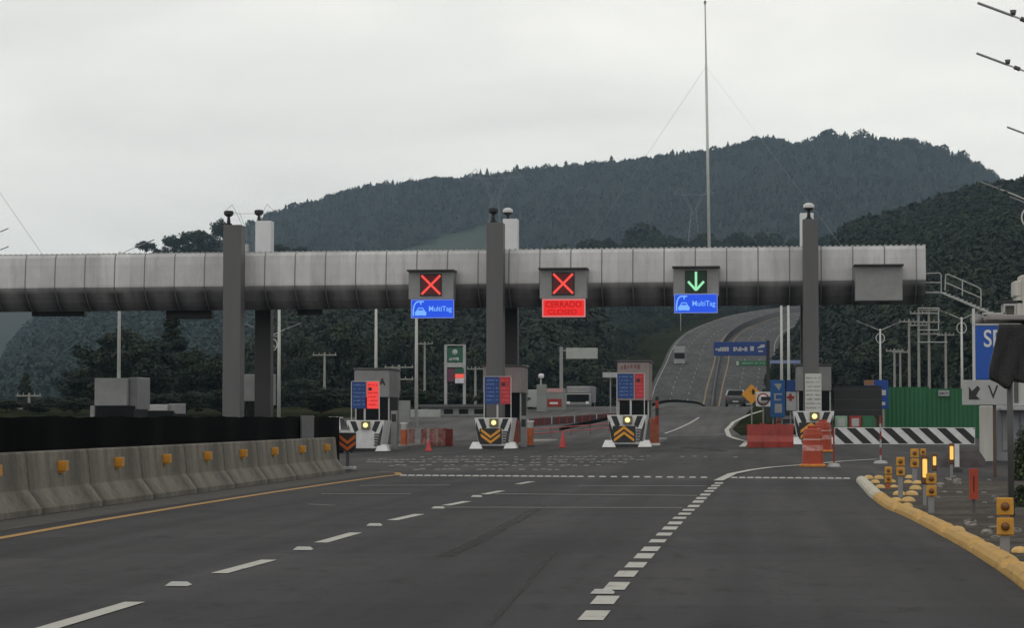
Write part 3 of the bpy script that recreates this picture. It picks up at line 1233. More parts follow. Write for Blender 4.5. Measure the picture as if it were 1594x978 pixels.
for a in [
    ("round", 195, 512, 235, 150, "big dark leafy tree directly behind the boxy toll hut at far left"),
    ("cone", 268, 492, 240, 120, "tall pointed dark conifer right of the boxy toll hut at far left"),
    ("round", 318, 545, 230, 110, "dark leafy tree just left of the leftmost gantry column"),
    ("round", 130, 572, 245, 85, "lower dark tree left of the big tree behind the far left toll hut"),
    ("cone", 40, 582, 270, 46, "small dark conifer above the crossarmed pole at the left edge"),
    ("round", 85, 618, 250, 70, "low bushy tree between the left edge pole and the toll hut"),
    ("round", 470, 520, 280, 95, "dark tree between the two tall white poles right of the left columns"),
    ("round", 532, 505, 290, 120, "wide dark tree behind the pole right of the tall white pair"),
    ("cone", 585, 520, 275, 70, "dark conifer rising behind the toll booth lettered A"),
    ("round", 625, 515, 300, 105, "tall dark tree left of the pole under the left blue lit sign"),
    ("round", 455, 590, 260, 90, "low olive tree above the grey post of the black screen fence"),
    ("round", 560, 600, 265, 110, "low dark tree behind the leftmost price board"),
    ("round", 668, 585, 280, 90, "dark bush left of the tall fuel price sign"),
    ("round", 735, 545, 320, 110, "dark tree behind the tall fuel price sign"),
    ("cone", 815, 560, 330, 70, "dark conifer right of the middle gantry column"),
    ("round", 850, 552, 335, 110, "broad dark tree behind the box truck at the fuel station"),
    ("round", 915, 566, 320, 120, "broad dark tree behind the pale station board"),
    ("round", 958, 580, 330, 70, "dark tree behind the open toll booth beside the climbing road"),
    ("round", 700, 612, 270, 110, "low dark hedge tree under the tall fuel price sign"),
    ("round", 1222, 556, 330, 54, "bushy green tree right of the climbing road beside the twin poles"),
    ("round", 1290, 560, 300, 110, "dark green tree behind the right gantry column"),
    ("round", 1350, 545, 310, 120, "dark green tree behind the black board"),
    ("round", 1460, 520, 300, 130, "dark tree behind the tallest utility poles at right"),
    ("round", 1530, 500, 290, 130, "dark tree behind the blue sign at right"),
    ("round", 1420, 575, 280, 100, "low dark tree behind the green fence"),
    ("round", 10, 622, 190, 60, "low dark bush at the left edge behind the crossarmed pole"),
    ("round", 60, 626, 186, 60, "low dark bush just right of the left edge crossarmed pole"),
    ("round", 115, 618, 184, 60, "low dark bush left of the boxy toll hut"),
    ("round", 235, 612, 182, 70, "low dark bush behind the low pale hut"),
    ("round", 290, 610, 182, 70, "low dark bush right of the low pale hut"),
    ("round", 345, 606, 184, 60, "low dark bush behind the foot of the left gantry column"),
    ("round", 412, 600, 186, 70, "low dark bush right of the hut at the left gantry columns"),
    ("round", 500, 604, 184, 80, "low dark bush at the foot of the pole right of the white pair"),
    ("round", 645, 606, 190, 70, "low dark bush behind the pale grey board by booth A"),
    ("round", 780, 600, 194, 80, "low dark bush behind the middle booth"),
]:
    plant(*a)
for px, top_, w, lab in [(226, 374, 34, "smallest umbrella pine, leftmost above the gantry roof"), (268, 366, 40, "umbrella pine second from left above the gantry roof"),
                         (302, 356, 52, "widest umbrella pine above the gantry roof"), (342, 341, 34, "umbrella pine just left of the left gantry column top"),
                         (430, 379, 40, "dark tree top right of the left rear column above the roof"), (466, 384, 30, "small dark tree top second right of the left rear column")]:
    plant("umbrella", px, top_, 960, w, lab, py_base=420, group="umbrella pines on the skyline")

for px, top_, w, lab in [(250, 384, 34, "low rounded tree between the two leftmost umbrella pines"), (286, 372, 44, "low rounded tree filling in left of the widest umbrella pine"),
                         (322, 366, 46, "low rounded tree filling in right of the widest umbrella pine")]:
    plant("round", px, top_, 970, w, lab, py_base=430, group="umbrella pines on the skyline")

# ------------------------------------------------------------------ left concrete barrier
m, t, b, o_ = blank_mat("barrier_concrete", 0.9)
ns = noise_node(t, o_, 2.2, 6, 0.65, (0.5, 1.0, 0.10))
nl = noise_node(t, o_, 9, 6, 0.7)
cs = ramp_node(t, ns, [(0.30, (0.035, 0.032, 0.027)), (0.45, (0.15, 0.14, 0.12)), (0.72, (0.235, 0.22, 0.19))])
cl_ = ramp_node(t, nl, [(0.3, (0.74, 0.74, 0.73)), (0.7, (1.16, 1.15, 1.13))])
nbig = noise_node(t, o_, 0.9, 4, 0.6, (1, 1, .6))
cbig = ramp_node(t, nbig, [(0.36, (0.55, 0.54, 0.52)), (0.62, (1.15, 1.14, 1.12))])
t.links.new(mul_node(t, mul_node(t, cs, cl_), cbig), b.inputs["Base Color"])
M_BARR = m


def jersey(y0, y1, x, label):
    root = thing("concrete_barrier", label, "barrier", (x, y0, 0), "concrete barriers along the left edge")
    prof = [(-.30, 0), (-.30, .08), (-.12, .33), (-.075, .81), (-.06, .835), (.06, .835), (.075, .81), (.12, .33), (.30, .08), (.30, 0)]
    mb = MB()
    g = 0.012
    n = len(prof)
    vs = [(x - a, y0 + g, z) for a, z in prof] + [(x - a, y1 - g, z) for a, z in prof]
    fs = [tuple(range(n)), tuple(range(n, 2 * n))[::-1]]
    for i in range(n):
        j = (i + 1) % n
        fs.append((j, i, n + i, n + j))
    mb.add(vs, fs, M_BARR)
    mb.build("concrete_body", root)
    mb = MB()
    yc = (y0 + y1) / 2
    mb.box(x + .090, x + .205, yc - .09, yc + .09, .55, .69, mat("reflector_amber", (0.50, 0.22, 0.02), 0.35, .25, 8), .004)
    mb.box(x + .09, x + .16, yc - .06, yc + .06, .52, .549, M_YELLOW)
    mb.build("reflector", root)
    return root


BX = -9.75
yb = 13.4
k = 0
ORD = ["nearest", "second", "third", "fourth", "fifth", "sixth", "seventh", "eighth", "ninth", "tenth", "eleventh", "twelfth", "thirteenth", "fourteenth"]
seg_y = []
while yb < 55.6:
    seg_y.append((yb, min(yb + 3.02, 56.4)))
    yb += 3.02
vis = [s for s in seg_y if s[1] > 29.0]
for s in seg_y:
    if s[1] <= 26:
        continue
    i = (vis.index(s) if s in vis else -1)
    n = len(vis)
    lab = ("stained concrete barrier with an amber reflector, end piece in front of the red chevron board" if i == n - 1 else
           "stained concrete barrier cut by the left edge of the view" if i <= 0 else
           f"stained concrete barrier, {ORD[i]} one from the left edge, with an amber reflector")
    jersey(s[0], s[1], BX, lab)

# black screen fence behind the barrier
FX = -10.12
root = thing("screen_fence", "long black mesh screen fence standing behind the concrete barriers", "fence", (FX, 20, 0))
mb = MB()
posts = [14 + 2.6 * i for i in range(18)]
r = random.Random(5)
vs, fs = [], []
yy = list(np.arange(12, 58.9, 0.4))
for y in yy:
    tz = 1.31 + 0.012 * math.sin(y * 1.7) + r.uniform(-.012, .012)
    w = 0.03 * math.sin(y * 2.1)
    vs += [(FX + w, y, 0.02), (FX + w, y, tz), (FX + w + .02, y, tz), (FX + w + .02, y, .02)]
for i in range(len(yy) - 1):
    a = 4 * i
    fs += [(a, a + 4, a + 5, a + 1), (a + 1, a + 5, a + 6, a + 2), (a + 2, a + 6, a + 7, a + 3)]
mb.add(vs, [f[::-1] for f in fs], M_MESH)
mb.build("mesh_panel", root)
for y in posts:
    MB().box(FX - .10, FX - .06, y - .02, y + .02, 0, 1.27, M_BPAINT).build("post", root)
q = P(468, 648, 46.5)
MB().box(FX + .04, FX + .075, 53.4, 54.9, .4, 1.345, M_DGREY).build("grey_panel", root)
del q
# second length of screen behind, seen under the gantry
mb = MB()

# ------------------------------------------------------------------ toll gantry
GY = 115.0
tl, tr = P(-260, 400, GY), P(1441, 381.5, GY)
bl, br = P(-260, 486, GY), P(1441, 468.5, GY)
SLOPE_G = (tr.z - tl.z) / (tr.x - tl.x)
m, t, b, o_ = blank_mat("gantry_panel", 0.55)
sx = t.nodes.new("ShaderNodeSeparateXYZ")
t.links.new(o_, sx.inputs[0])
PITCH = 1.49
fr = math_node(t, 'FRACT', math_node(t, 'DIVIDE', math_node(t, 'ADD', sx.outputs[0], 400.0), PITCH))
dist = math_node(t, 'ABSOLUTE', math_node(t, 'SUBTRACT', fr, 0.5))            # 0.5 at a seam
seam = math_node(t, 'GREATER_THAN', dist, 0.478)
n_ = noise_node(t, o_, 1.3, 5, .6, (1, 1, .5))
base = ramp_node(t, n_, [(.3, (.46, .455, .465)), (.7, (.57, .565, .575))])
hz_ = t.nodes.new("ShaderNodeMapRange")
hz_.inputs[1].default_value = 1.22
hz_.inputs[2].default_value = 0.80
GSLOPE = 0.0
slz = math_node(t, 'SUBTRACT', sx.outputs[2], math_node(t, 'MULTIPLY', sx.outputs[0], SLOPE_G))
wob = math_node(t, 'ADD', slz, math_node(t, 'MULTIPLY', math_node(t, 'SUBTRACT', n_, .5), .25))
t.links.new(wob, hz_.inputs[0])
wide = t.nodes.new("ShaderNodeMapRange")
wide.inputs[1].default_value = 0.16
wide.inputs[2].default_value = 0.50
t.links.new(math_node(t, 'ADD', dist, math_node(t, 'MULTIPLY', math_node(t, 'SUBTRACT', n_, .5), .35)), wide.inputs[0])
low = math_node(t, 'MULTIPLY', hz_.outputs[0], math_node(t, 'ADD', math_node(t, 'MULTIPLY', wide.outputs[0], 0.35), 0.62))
stain_shade = low
c = mix_node(t, base, (.022, .020, .022), stain_shade)  # seam stains, plus underside shade darkened into the whole lower part
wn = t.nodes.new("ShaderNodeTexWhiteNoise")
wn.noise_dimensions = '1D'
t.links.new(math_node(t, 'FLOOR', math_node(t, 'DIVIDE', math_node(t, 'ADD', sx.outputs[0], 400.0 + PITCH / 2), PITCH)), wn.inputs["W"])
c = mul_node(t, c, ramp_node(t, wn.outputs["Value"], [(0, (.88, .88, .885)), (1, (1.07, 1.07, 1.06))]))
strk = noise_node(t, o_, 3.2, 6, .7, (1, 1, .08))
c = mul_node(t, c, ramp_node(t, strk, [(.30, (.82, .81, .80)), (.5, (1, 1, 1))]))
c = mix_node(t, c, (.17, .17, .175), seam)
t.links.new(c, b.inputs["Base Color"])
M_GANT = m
gantry = thing("toll_gantry", "long grey panelled canopy beam on tall columns spanning the toll lanes", "gantry", (tl.x, GY, bl.z))
L = tr.x - tl.x
slope = (tr.z - tl.z) / L
prof = [(0.0, .40), (0.03, .60), (0.08, .80), (0.15, .94), (0.32, 1.0), (2.2, 1.0), (2.45, .92), (2.5, .42), (2.3, .24), (1.9, .08), (1.6, 0.0), (1.3, 0.0), (0.95, .06), (0.62, .14), (0.34, .24), (0.12, .34)]
Hh = tl.z - bl.z
mb = MB()
ns_ = 40
n = len(prof)
vs = []
for i in range(ns_ + 1):
    x = tl.x + L * i / ns_
    for a, f in prof:
        vs.append((x, GY + a, bl.z + slope * (x - tl.x) + f * Hh))
fs = []
for i in range(ns_):
    for j in range(n):
        k = (j + 1) % n
        fs.append((i * n + j, i * n + k, (i + 1) * n + k, (i + 1) * n + j))
fs.append(tuple(range(n)))
fs.append(tuple(range(ns_ * n, (ns_ + 1) * n))[::-1])
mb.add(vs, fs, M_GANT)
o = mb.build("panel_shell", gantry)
import bmesh
bm_ = bmesh.new()
bm_.from_mesh(o.data)
bmesh.ops.recalc_face_normals(bm_, faces=bm_.faces)
bm_.to_mesh(o.data)
bm_.free()
o.rotation_euler = (0, 0, 0)
# corrugated roof edge
mb = MB()
x = tl.x
while x < tr.x:
    z = tl.z + slope * (x - tl.x)
    mb.box(x, x + .12, GY + .3, GY + 2.2, z - .02, z + .055, M_GALV)
    x += .26
mb.build("roof_rib", gantry, kind="stuff")
mb = MB()
mb.box(tl.x, tr.x - 1.5, GY + 2.52, GY + 6.0, bl.z + 1.7, bl.z + 1.9, M_DGREY)
mb.build("rear_deck", gantry)
for (x0, x1, top_) in [(347.5, 374, 350), (757, 783, 346.5), (1249.5, 1275, 341)]:
    a, b0, _, zt = bx(x0, top_, x1, 600, GY - 1.0)
    mb = MB().box(a, b0, GY - 1.0, GY - .03, Z((a + b0) / 2, GY) - .1, zt, M_COLF, .02)
    mb.build("front_column", gantry)
    xc = (a + b0) / 2
    w = (b0 - a) * .47
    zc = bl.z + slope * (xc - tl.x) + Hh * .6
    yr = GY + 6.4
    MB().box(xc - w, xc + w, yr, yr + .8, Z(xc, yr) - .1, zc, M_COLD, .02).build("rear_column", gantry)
    MB().box(xc - w, xc + w, yr, yr + .8, zc, P(0, 347, yr).z if top_ > 345 else P(0, 342, yr).z, M_COLR, .02).build("rear_column_top", gantry)  # rear column in two tones, pale above and dark below
a = bx(376, 380, 385, 392, GY + 5)
MB().box(a[0], a[1], GY + 5, GY + 5.4, a[2], a[3], M_OFFW).build("roof_unit", gantry)
# dark light boxes for the other direction hanging below the back
for i, (x0, y0, x1, y1) in enumerate([(49, 478, 131, 492), (258, 478, 329, 496), (462, 474, 502, 490)]):
    q = bx(x0, y0, x1, y1, GY + 2.7)
    r_ = thing("lane_signal", ["dark back of a lane signal hanging below the roof at far left", "dark back of a lane signal below the roof just left of the left columns",
                               "small dark back of a lane signal below the roof right of the left columns"][i], "lane signal", ((q[0] + q[1]) / 2, GY + 2.7, q[2]))
    MB().box(q[0], q[1], GY + 2.7, GY + 3.3, q[2], q[3] + .25, M_BPAINT, .03).build("housing", r_)
    MB().box(q[0] + .2, q[1] - .2, GY + 2.8, GY + 3.2, q[2] + .05, q[3] + 1.0, M_DGREY).build("hanger", r_)


def cctv(px, py, Y, white, label, s=1.0):
    p = P(px, py, Y)
    r_ = thing("security_camera", label, "camera", p, "cameras on the gantry columns")
    MB().tube(p, p + Vector((0, 0, .38 * s)), .10, .07, M_BLACK, 10).tube(p, p + Vector((0, 0, .06)), .16, .16, M_BLACK, 10).build("mast", r_)
    mb = MB()
    c = p + Vector((0, 0, .38 * s))
    mb.lathe(c, [(0, .0), (.13, .02), (.24, .12), (.24, .26), (.18, .30), (0, .31)], M_BLACK, 14)
    if white:
        mb.lathe(c, [(.245, .15), (.26, .2), (.25, .3), (.12, .38), (0, .39)], M_WHITE, 14)
    mb.build("camera_head", r_)


cctv(356, 350, GY - .5, False, "black camera on top of the left front column")
cctv(403, 347.5, GY + 6.6, False, "dark camera on top of the left pale rear column")
cctv(768, 346, GY - .5, False, "black camera on top of the middle front column")
cctv(790.5, 347, GY + 6.6, True, "camera with a white hood on top of the middle pale rear column")
cctv(1259, 341, GY - .5, True, "camera with a white side cap on top of the right column")

# lane signals and lit signs on the front
SY = GY - .95


def signal(x0, y0, x1, y1, sym, label):
    q = bx(x0, y0, x1, y1, SY)
    cx = (q[0] + q[1]) / 2
    r_ = thing("lane_signal", label, "lane signal", (cx, SY, q[2]), "lane signals on the gantry front")
    mb = MB()
    mb.box(q[0], q[1], SY, SY + .93, q[2], q[3] - .08, M_GREY, .02)
    mb.build("housing", r_)
    MB().box(q[0] - .05, q[1] + .05, SY - .30, SY + .93, q[3] - .078, q[3], M_BPAINT).build("hood", r_)
    if sym is None:
        return r_
    h = (q[3] - q[2])
    s_ = h * .41
    zc = q[2] + h * .49
    sc = MB().box(cx - s_ * .9, cx + s_ * .9, SY - .04, SY - .002, zc - s_ * .92, zc + s_ * .92, M_BLACK)
    scr = sc.build("screen", r_)
    mb = MB()
    y = SY - .055
    w = .055

    def bar(xa, za, xb, zb, ww, m, yy=y):
        d = Vector((xb - xa, zb - za)).normalized()
        nrm = Vector((-d.y, d.x)) * ww
        mb.prism_y([(xa - nrm.x, za - nrm.y), (xb - nrm.x, zb - nrm.y), (xb + nrm.x, zb + nrm.y), (xa + nrm.x, za + nrm.y)], yy, yy + .012, m)

    if sym == "x":
        k = s_ * .78
        bar(cx - k, zc - k, cx + k, zc + k, w, E_RED)
        bar(cx - k, zc + k, cx + k, zc - k, w, E_RED, y - .013)
        mb.box(cx - k, cx + k, SY - .0415, SY - .0405, zc - k, zc + k, E_REDLO)
        mb.build("red_cross", scr)
    else:
        k = s_ * .8
        bar(cx, zc + k, cx, zc - k * .9, w, E_GREEN)
        bar(cx - k * .8, zc, cx, zc - k * .9, w, E_GREEN, y - .013)
        bar(cx + k * .8, zc, cx, zc - k * .9, w, E_GREEN, y - .026)
        mb.box(cx - k, cx + k, SY - .0415, SY - .0405, zc - k, zc + k, E_GREENLO)
        mb.build("green_arrow", scr)
    return r_


signal(636, 420.5, 706, 466, "x", "grey lane signal with a lit red cross, left of the middle column")
signal(840, 417.5, 913.5, 465, "x", "grey lane signal with a lit red cross above the red sign")
signal(1048, 415, 1119, 461, "arrow", "grey lane signal with a lit green down arrow")
signal(1331, 412, 1405, 468, None, "blank grey signal box at the right end of the gantry")


def tag_sign(x0, y0, x1, y1, label):
    q = bx(x0, y0, x1, y1, SY)
    w, h = q[1] - q[0], q[3] - q[2]
    r_ = thing("lane_sign", label, "sign", ((q[0] + q[1]) / 2, SY, q[2]), "lit blue signs under lane signals")
    MB().box(q[0], q[1], SY - .05, SY + .25, q[2], q[3], M_DGREY, .01).build("case", r_)
    f = MB()
    e = .035
    f.box(q[0], q[1], SY - .075, SY - .053, q[3] - e, q[3], E_BFRAME).box(q[0], q[1], SY - .075, SY - .053, q[2], q[2] + e, E_BFRAME)
    f.box(q[0], q[0] + e, SY - .075, SY - .053, q[2] + e, q[3] - e, E_BFRAME).box(q[1] - e, q[1], SY - .075, SY - .053, q[2] + e, q[3] - e, E_BFRAME)
    f.build("frame", r_)
    MB().box(q[0] + e, q[1] - e, SY - .06, SY - .052, q[2] + e, q[3] - e, E_BLUE).build("lit_panel", r_)
    # car under an antenna arch
    X = lambda a: q[0] + a * w
    Zz = lambda a: q[2] + a * h
    y = SY - .075
    mb = MB()
    cxs, czs = .22, .25
    mb.prism_y([(X(.10), Zz(.14)), (X(.35), Zz(.14)), (X(.36), Zz(.30)), (X(.32), Zz(.40)), (X(.28), Zz(.56)), (X(.17), Zz(.56)), (X(.13), Zz(.40)), (X(.09), Zz(.30))], y, y + .01, E_BLUEL)
    mb.prism_y([(X(.16), Zz(.42)), (X(.29), Zz(.42)), (X(.27), Zz(.51)), (X(.18), Zz(.51))], y - .006, y - .001, E_BLUE)
    mb.prism_y([(X(.17), Zz(.09)), (X(.28), Zz(.09)), (X(.28), Zz(.15)), (X(.17), Zz(.15))], y - .006, y - .001, E_BLUE)
    pts = [(X(.05), Zz(.12))] + [(X(.05 + .20 * math.sin(a) ** 1.0), Zz(.45 + .38 * (1 - math.cos(a)))) for a in np.linspace(0, 1.5, 6)]
    pts = [(X(.055), Zz(.12)), (X(.055), Zz(.45)), (X(.075), Zz(.68)), (X(.12), Zz(.84)), (X(.17), Zz(.88)), (X(.30), Zz(.88))]
    for a, b_ in zip(pts[:-1], pts[1:]):
        mb.tube((a[0], y, a[1]), (b_[0], y, b_[1]), .035, .035, E_BLUEL, 6)
    mb.tube((X(.23), y, Zz(.86)), (X(.23), y, Zz(.72)), .03, .03, E_BLUEL, 6)
    mb.build("car_symbol", r_)
    text_part("MultiTag", "lettering", r_, X(.42), X(.95), Zz(.28), Zz(.64), y, E_BLUEL, .012, .012)


tag_sign(640, 466.5, 707, 495.5, "lit blue sign with a white car symbol, left of the middle column")
tag_sign(1049.5, 458, 1117, 487.5, "lit blue sign with a white car symbol below the green arrow")
q = bx(844, 465.5, 911.5, 494, SY)
r_ = thing("lane_sign", "lit red sign with dark lettering below a red cross signal", "sign", ((q[0] + q[1]) / 2, SY, q[2]))
MB().box(q[0], q[1], SY - .05, SY + .25, q[2], q[3], M_DGREY, .01).build("case", r_)
e = .07
f = MB()
EF = mat("lit_red_frame", (0, 0, 0), emit=(.52, .17, .17), estr=1.0)
f.box(q[0], q[1], SY - .075, SY - .053, q[3] - e, q[3], EF).box(q[0], q[1], SY - .075, SY - .053, q[2], q[2] + e, EF)
f.box(q[0], q[0] + e, SY - .075, SY - .053, q[2] + e, q[3] - e, EF).box(q[1] - e, q[1], SY - .075, SY - .053, q[2] + e, q[3] - e, EF)
f.build("frame", r_)
MB().box(q[0] + e, q[1] - e, SY - .06, SY - .052, q[2] + e, q[3] - e, E_REDP).build("lit_panel", r_)
w, h = q[1] - q[0], q[3] - q[2]
text_part("CERRADO", "lettering", r_, q[0] + .08 * w, q[0] + .91 * w, q[2] + .54 * h, q[2] + .86 * h, SY - .065, E_RDARK, .01, .015)
text_part("CLOSED", "lettering", r_, q[0] + .13 * w, q[0] + .80 * w, q[2] + .16 * h, q[2] + .42 * h, SY - .065, E_RDARK, .01, .01)

# tall mast with stays
b0 = P(1104, 386, GY + 1.3)
tp = P(1097.5, 4, GY + 1.3)
mid = b0 + (tp - b0) * .75
mast = thing("antenna_mast", "tall thin white mast with stays rising from the gantry roof", "mast", b0)
MB().tube(b0 - Vector((0, 0, .05)), mid, .075, .06, M_POLE, 10).build("lower_tube", mast)
MB().tube(mid, tp, .045, .03, M_POLE, 8).tube(tp - Vector((0, 0, .05)), tp + Vector((0, 0, .10)), .06, .06, M_GREY, 8).build("upper_tube", mast)
g0 = P(1097, 103, GY + 1.3)
M_WIRE = mat("stay_wire", (.30, .30, .31), .5, .05, 1)
M_WIREP = mat("stay_wire_pale", (.50, .50, .50), .5, .05, 1)
g0 = b0 + (tp - b0) * ((b0.z - g0.z) / (b0.z - tp.z))
MB().tube(g0, P(912, 383, GY + 1.5), .006, .006, M_WIRE, 5).build("stay_wire", mast)
MB().tube(g0, P(1310, 383, GY + 1.5), .004, .004, M_WIREP, 5).build("stay_wire", mast)
m2b = P(-130, 398, GY + 1.3)
m2t = P(-135, 90, GY + 1.3)
m2 = thing("antenna_mast", "mast left of the view whose single stay wire slopes down to the roof", "mast", m2b)
MB().tube(m2b, m2t, .07, .04, M_POLE, 8).build("lower_tube", m2)
MB().tube(P(-132.5, 108, GY + 1.3), P(66, 396, GY + 1.3), .010, .010, M_WIRE, 5).build("stay_wire", m2)

# stair at the right end of the gantry
a0 = P(1443, 455, GY + 1.2)
st = thing("stair_railing", "white steel railing and stair going down from the right end of the gantry", "railing", a0)
mb = MB()
YR = GY + 1.2
p = lambda px, py: P(px, py, YR)
def rail(mb, pts, r=.028):
    for u, v in zip(pts[:-1], pts[1:]):
        mb.tube(p(*u), p(*v), r, r, M_GALV, 6)
rail(mb, [(1441, 426), (1462, 425), (1465, 428), (1465, 455), (1441, 455)])
rail(mb, [(1441, 440), (1465, 440)])
mb.build("landing_rail", st)
mb = MB()
rail(mb, [(1471, 452), (1472, 428), (1476, 427), (1522, 447), (1527, 451), (1527, 478)])
rail(mb, [(1472, 440), (1527, 464)])
rail(mb, [(1498, 437), (1498, 461)])
mb.build("stair_rail", st)
mb = MB()
for i in range(12):
    u, v = p(1466 + 6.6 * i, 455 + 2.75 * i), p(1466 + 6.6 * (i + 1), 455 + 2.75 * (i + 1))
    mb.box(u.x, v.x + .03, YR, YR + .9, u.z - .05, u.z, M_GALV)
mb.tube(p(1465, 456), p(1545, 490), .045, .045, M_GALV, 6)
mb.build("stair_tread", st)
MB().box(a0.x, p(1466, 455).x, YR, YR + .9, a0.z - .06, a0.z, M_GALV).build("landing", st)

# ------------------------------------------------------------------ toll islands: noses, booths, price boards
ISL = [(568.5, 703, 92), (768, 699, 100), (976, 696.5, 104), (1267, 692, 112)]
island_loc = []
for px, py, _ in ISL:
    g = G(px, py)
    island_loc.append(g)


def nose(loc, up, label, red=False, shift=0.0, board=True):
    r_ = thing("crash_cushion", label, "crash cushion", loc, "crash cushions in front of the toll booths")
    x, y, z = loc
    mb = MB()
    mb.prism_y([(x - .66, z + .12), (x + .66, z + .12), (x + .86, z + 1.40), (x - .86, z + 1.40)], y, y + 2.2, M_WHITE)
    for s_ in (-1, 1):
        mb.prism_y([(x + s_ * .70, z + 1.36), (x + s_ * .44, z + 1.36), (x + s_ * .30, z + .96), (x + s_ * .48, z + .84)], y - .006, y + .002, M_BPAINT)
        mb.prism_y([(x + s_ * .79, z + .95), (x + s_ * .80, z + 1.25), (x + s_ * .62, z + .72), (x + s_ * .55, z + .3), (x + s_ * .66, z + .25)], y - .007, y + .002, M_BPAINT)
    mb.build("white_block", r_)
    MB().box(x - .60, x + .60, y - .05, y + 2.0, z - .02, z + .135, M_BPAINT, .02).build("base", r_)
    if board:
        # chevron board
        cx = x - .12 + shift
        w, z0, z1 = .50, z + .22, z + .92
        bo = MB().box(cx - w, cx + w, y - .10, y - .012, z0, z1, M_BPAINT, .02).build("chevron_board", r_)
        mb = MB()
        m_ = M_CHEVR if red else M_CHEV
        for k in range(2):
            zc = z0 + .10 + .27 * k
            t_ = .13
            hh = .28
            if up:
                zc, hh, t_ = z0 + .005 + .235 * k, .33, .135
                mb.prism_y([(cx - .44, zc), (cx, zc + hh), (cx, zc + hh + t_), (cx - .44, zc + t_)], y - .112, y - .102, m_)
                mb.prism_y([(cx, zc + hh), (cx + .44, zc), (cx + .44, zc + t_), (cx, zc + hh + t_)], y - .112, y - .102, m_)
            else:
                zc, hh, t_ = z0 + .025 + .235 * k, .33, .135
                mb.prism_y([(cx - .44, zc + hh - .02), (cx, zc - .02), (cx, zc + t_ - .02), (cx - .44, zc + hh + t_ - .02)], y - .112, y - .102, m_)
                mb.prism_y([(cx, zc - .02), (cx + .44, zc + hh - .02), (cx + .44, zc + hh + t_ - .02), (cx, zc + t_ - .02)], y - .112, y - .102, m_)
        mb.build("chevron", bo)
    # warning lamp
    lx = x + .03
    la = MB().box(lx - .20, lx + .20, y - .14, y - .012, z + 1.0, z + 1.36, mat("lamp_case_olive", (.16, .14, .06), .5, .2, 5), .02).build("warning_lamp", r_)
    MB().tube((lx, y - .142, z + 1.18), (lx, y - .17, z + 1.18), .115, .10, E_LAMP, 14).build("lens", la)
    # louvre on the right half
    mb = MB()
    for k in range(5):
        mb.box(x + .42, x + .72, y - .05, y - .008, z + .25 + .12 * k, z + .32 + .12 * k, M_DGREY)
    mb.build("louvre", r_)
    for s_ in (-1, 1):
        mb = MB()
        fx = x + s_ * .78
        vs = [(fx - .30, y - .22, z), (fx + .30, y - .22, z), (fx + .30, y + .6, z), (fx - .30, y + .6, z), (fx - .17, y - .02, z + .30), (fx + .17, y - .02, z + .30), (fx + .17, y + .6, z + .30), (fx - .17, y + .6, z + .30)]
        mb.add(vs, [(0, 3, 2, 1), (4, 5, 6, 7), (0, 1, 5, 4), (1, 2, 6, 5), (2, 3, 7, 6), (3, 0, 4, 7)], M_WHITE)
        mb.build("foot", r_)
    return r_


nose(island_loc[0], False, "striped crash cushion below the price board lit bright red", True, 0, False)
Yc = 58.6
q = bx(527.5, 674, 554, 703, Yc)
cb = thing("chevron_sign", "red-orange and black chevron board at the end of the concrete barriers", "chevron board", ((q[0] + q[1]) / 2, Yc, 0))
MB().box(q[0], q[1], Yc, Yc + .04, q[2], q[3], M_BPAINT, .01).build("panel", cb)
mb = MB()
cxx, ww, hh_ = (q[0] + q[1]) / 2, (q[1] - q[0]) / 2 - .015, q[3] - q[2]
for kz in (.02, .36):
    zc = q[2] + kz * hh_
    mb.prism_y([(cxx - ww, zc + .34 * hh_), (cxx, zc), (cxx, zc + .2 * hh_), (cxx - ww, zc + .54 * hh_)], Yc - .01, Yc - .002, M_CHEVR)
    mb.prism_y([(cxx, zc), (cxx + ww, zc + .34 * hh_), (cxx + ww, zc + .54 * hh_), (cxx, zc + .2 * hh_)], Yc - .01, Yc - .002, M_CHEVR)
mb.build("chevron", cb)
MB().box(cxx - .04, cxx + .04, Yc + .045, Yc + .1, 0, q[3] - .1, M_DGREY).build("post", cb)
MB().box(cxx - .2, cxx + .2, Yc - .1, Yc + .2, 0, .09, M_OFFW, .02).build("foot", cb)
nose(island_loc[1], False, "striped crash cushion with orange chevrons pointing down at the middle column")
nose(island_loc[2], True, "striped crash cushion with orange chevrons pointing up at the open lane")
nose(island_loc[3], True, "striped crash cushion behind the orange drums")
# kerbed islands
for g in island_loc:
    sheet_mb = MB()
    x, y, z = g
    sheet_mb.box(x - .85, x + .85, y + .7, y + 26, z - .3, z + .20, mat("island_concrete", (.26, .25, .235), .9, .2, 1.5), .04)
    sheet_mb.build("island_kerb", kind="structure")


def booth(loc, x0, x1, ztop, zfas, fasc, label, letter=None, depth=3.2):
    x, y, z = loc
    r_ = thing("toll_booth", label, "toll booth", loc, "toll booths")
    MB().box(x0 + .04, x1 - .04, y, y + depth, z - .25, z + 1.05, M_DGREY, .02).build("cabin_base", r_)
    MB().box(x0 + .08, x1 - .08, y + .03, y + depth - .03, z + 1.052, zfas - .002, M_GLASS).build("window", r_)
    for xx in (x0 + .03, x1 - .09):
        for yy in (y - .01, y + depth - .05):
            MB().box(xx, xx + .07, yy, yy + .06, z + 1.053, zfas - .003, M_GALV).build("corner_post", r_)
    MB().box(x0, x1, y - .12, y + depth + .1, zfas, ztop - .1, fasc, .03).build("fascia", r_)
    MB().box(x0 - .06, x1 + .06, y - .18, y + depth + .16, ztop - .098, ztop, M_DGREY, .02).build("roof", r_)
    if letter:
        text_part(letter, "lettering", r_, *letter_box, y - .122, M_BLACK, .02, .02)
    return r_


def bz(py, Y):
    return P(797, py, Y).z


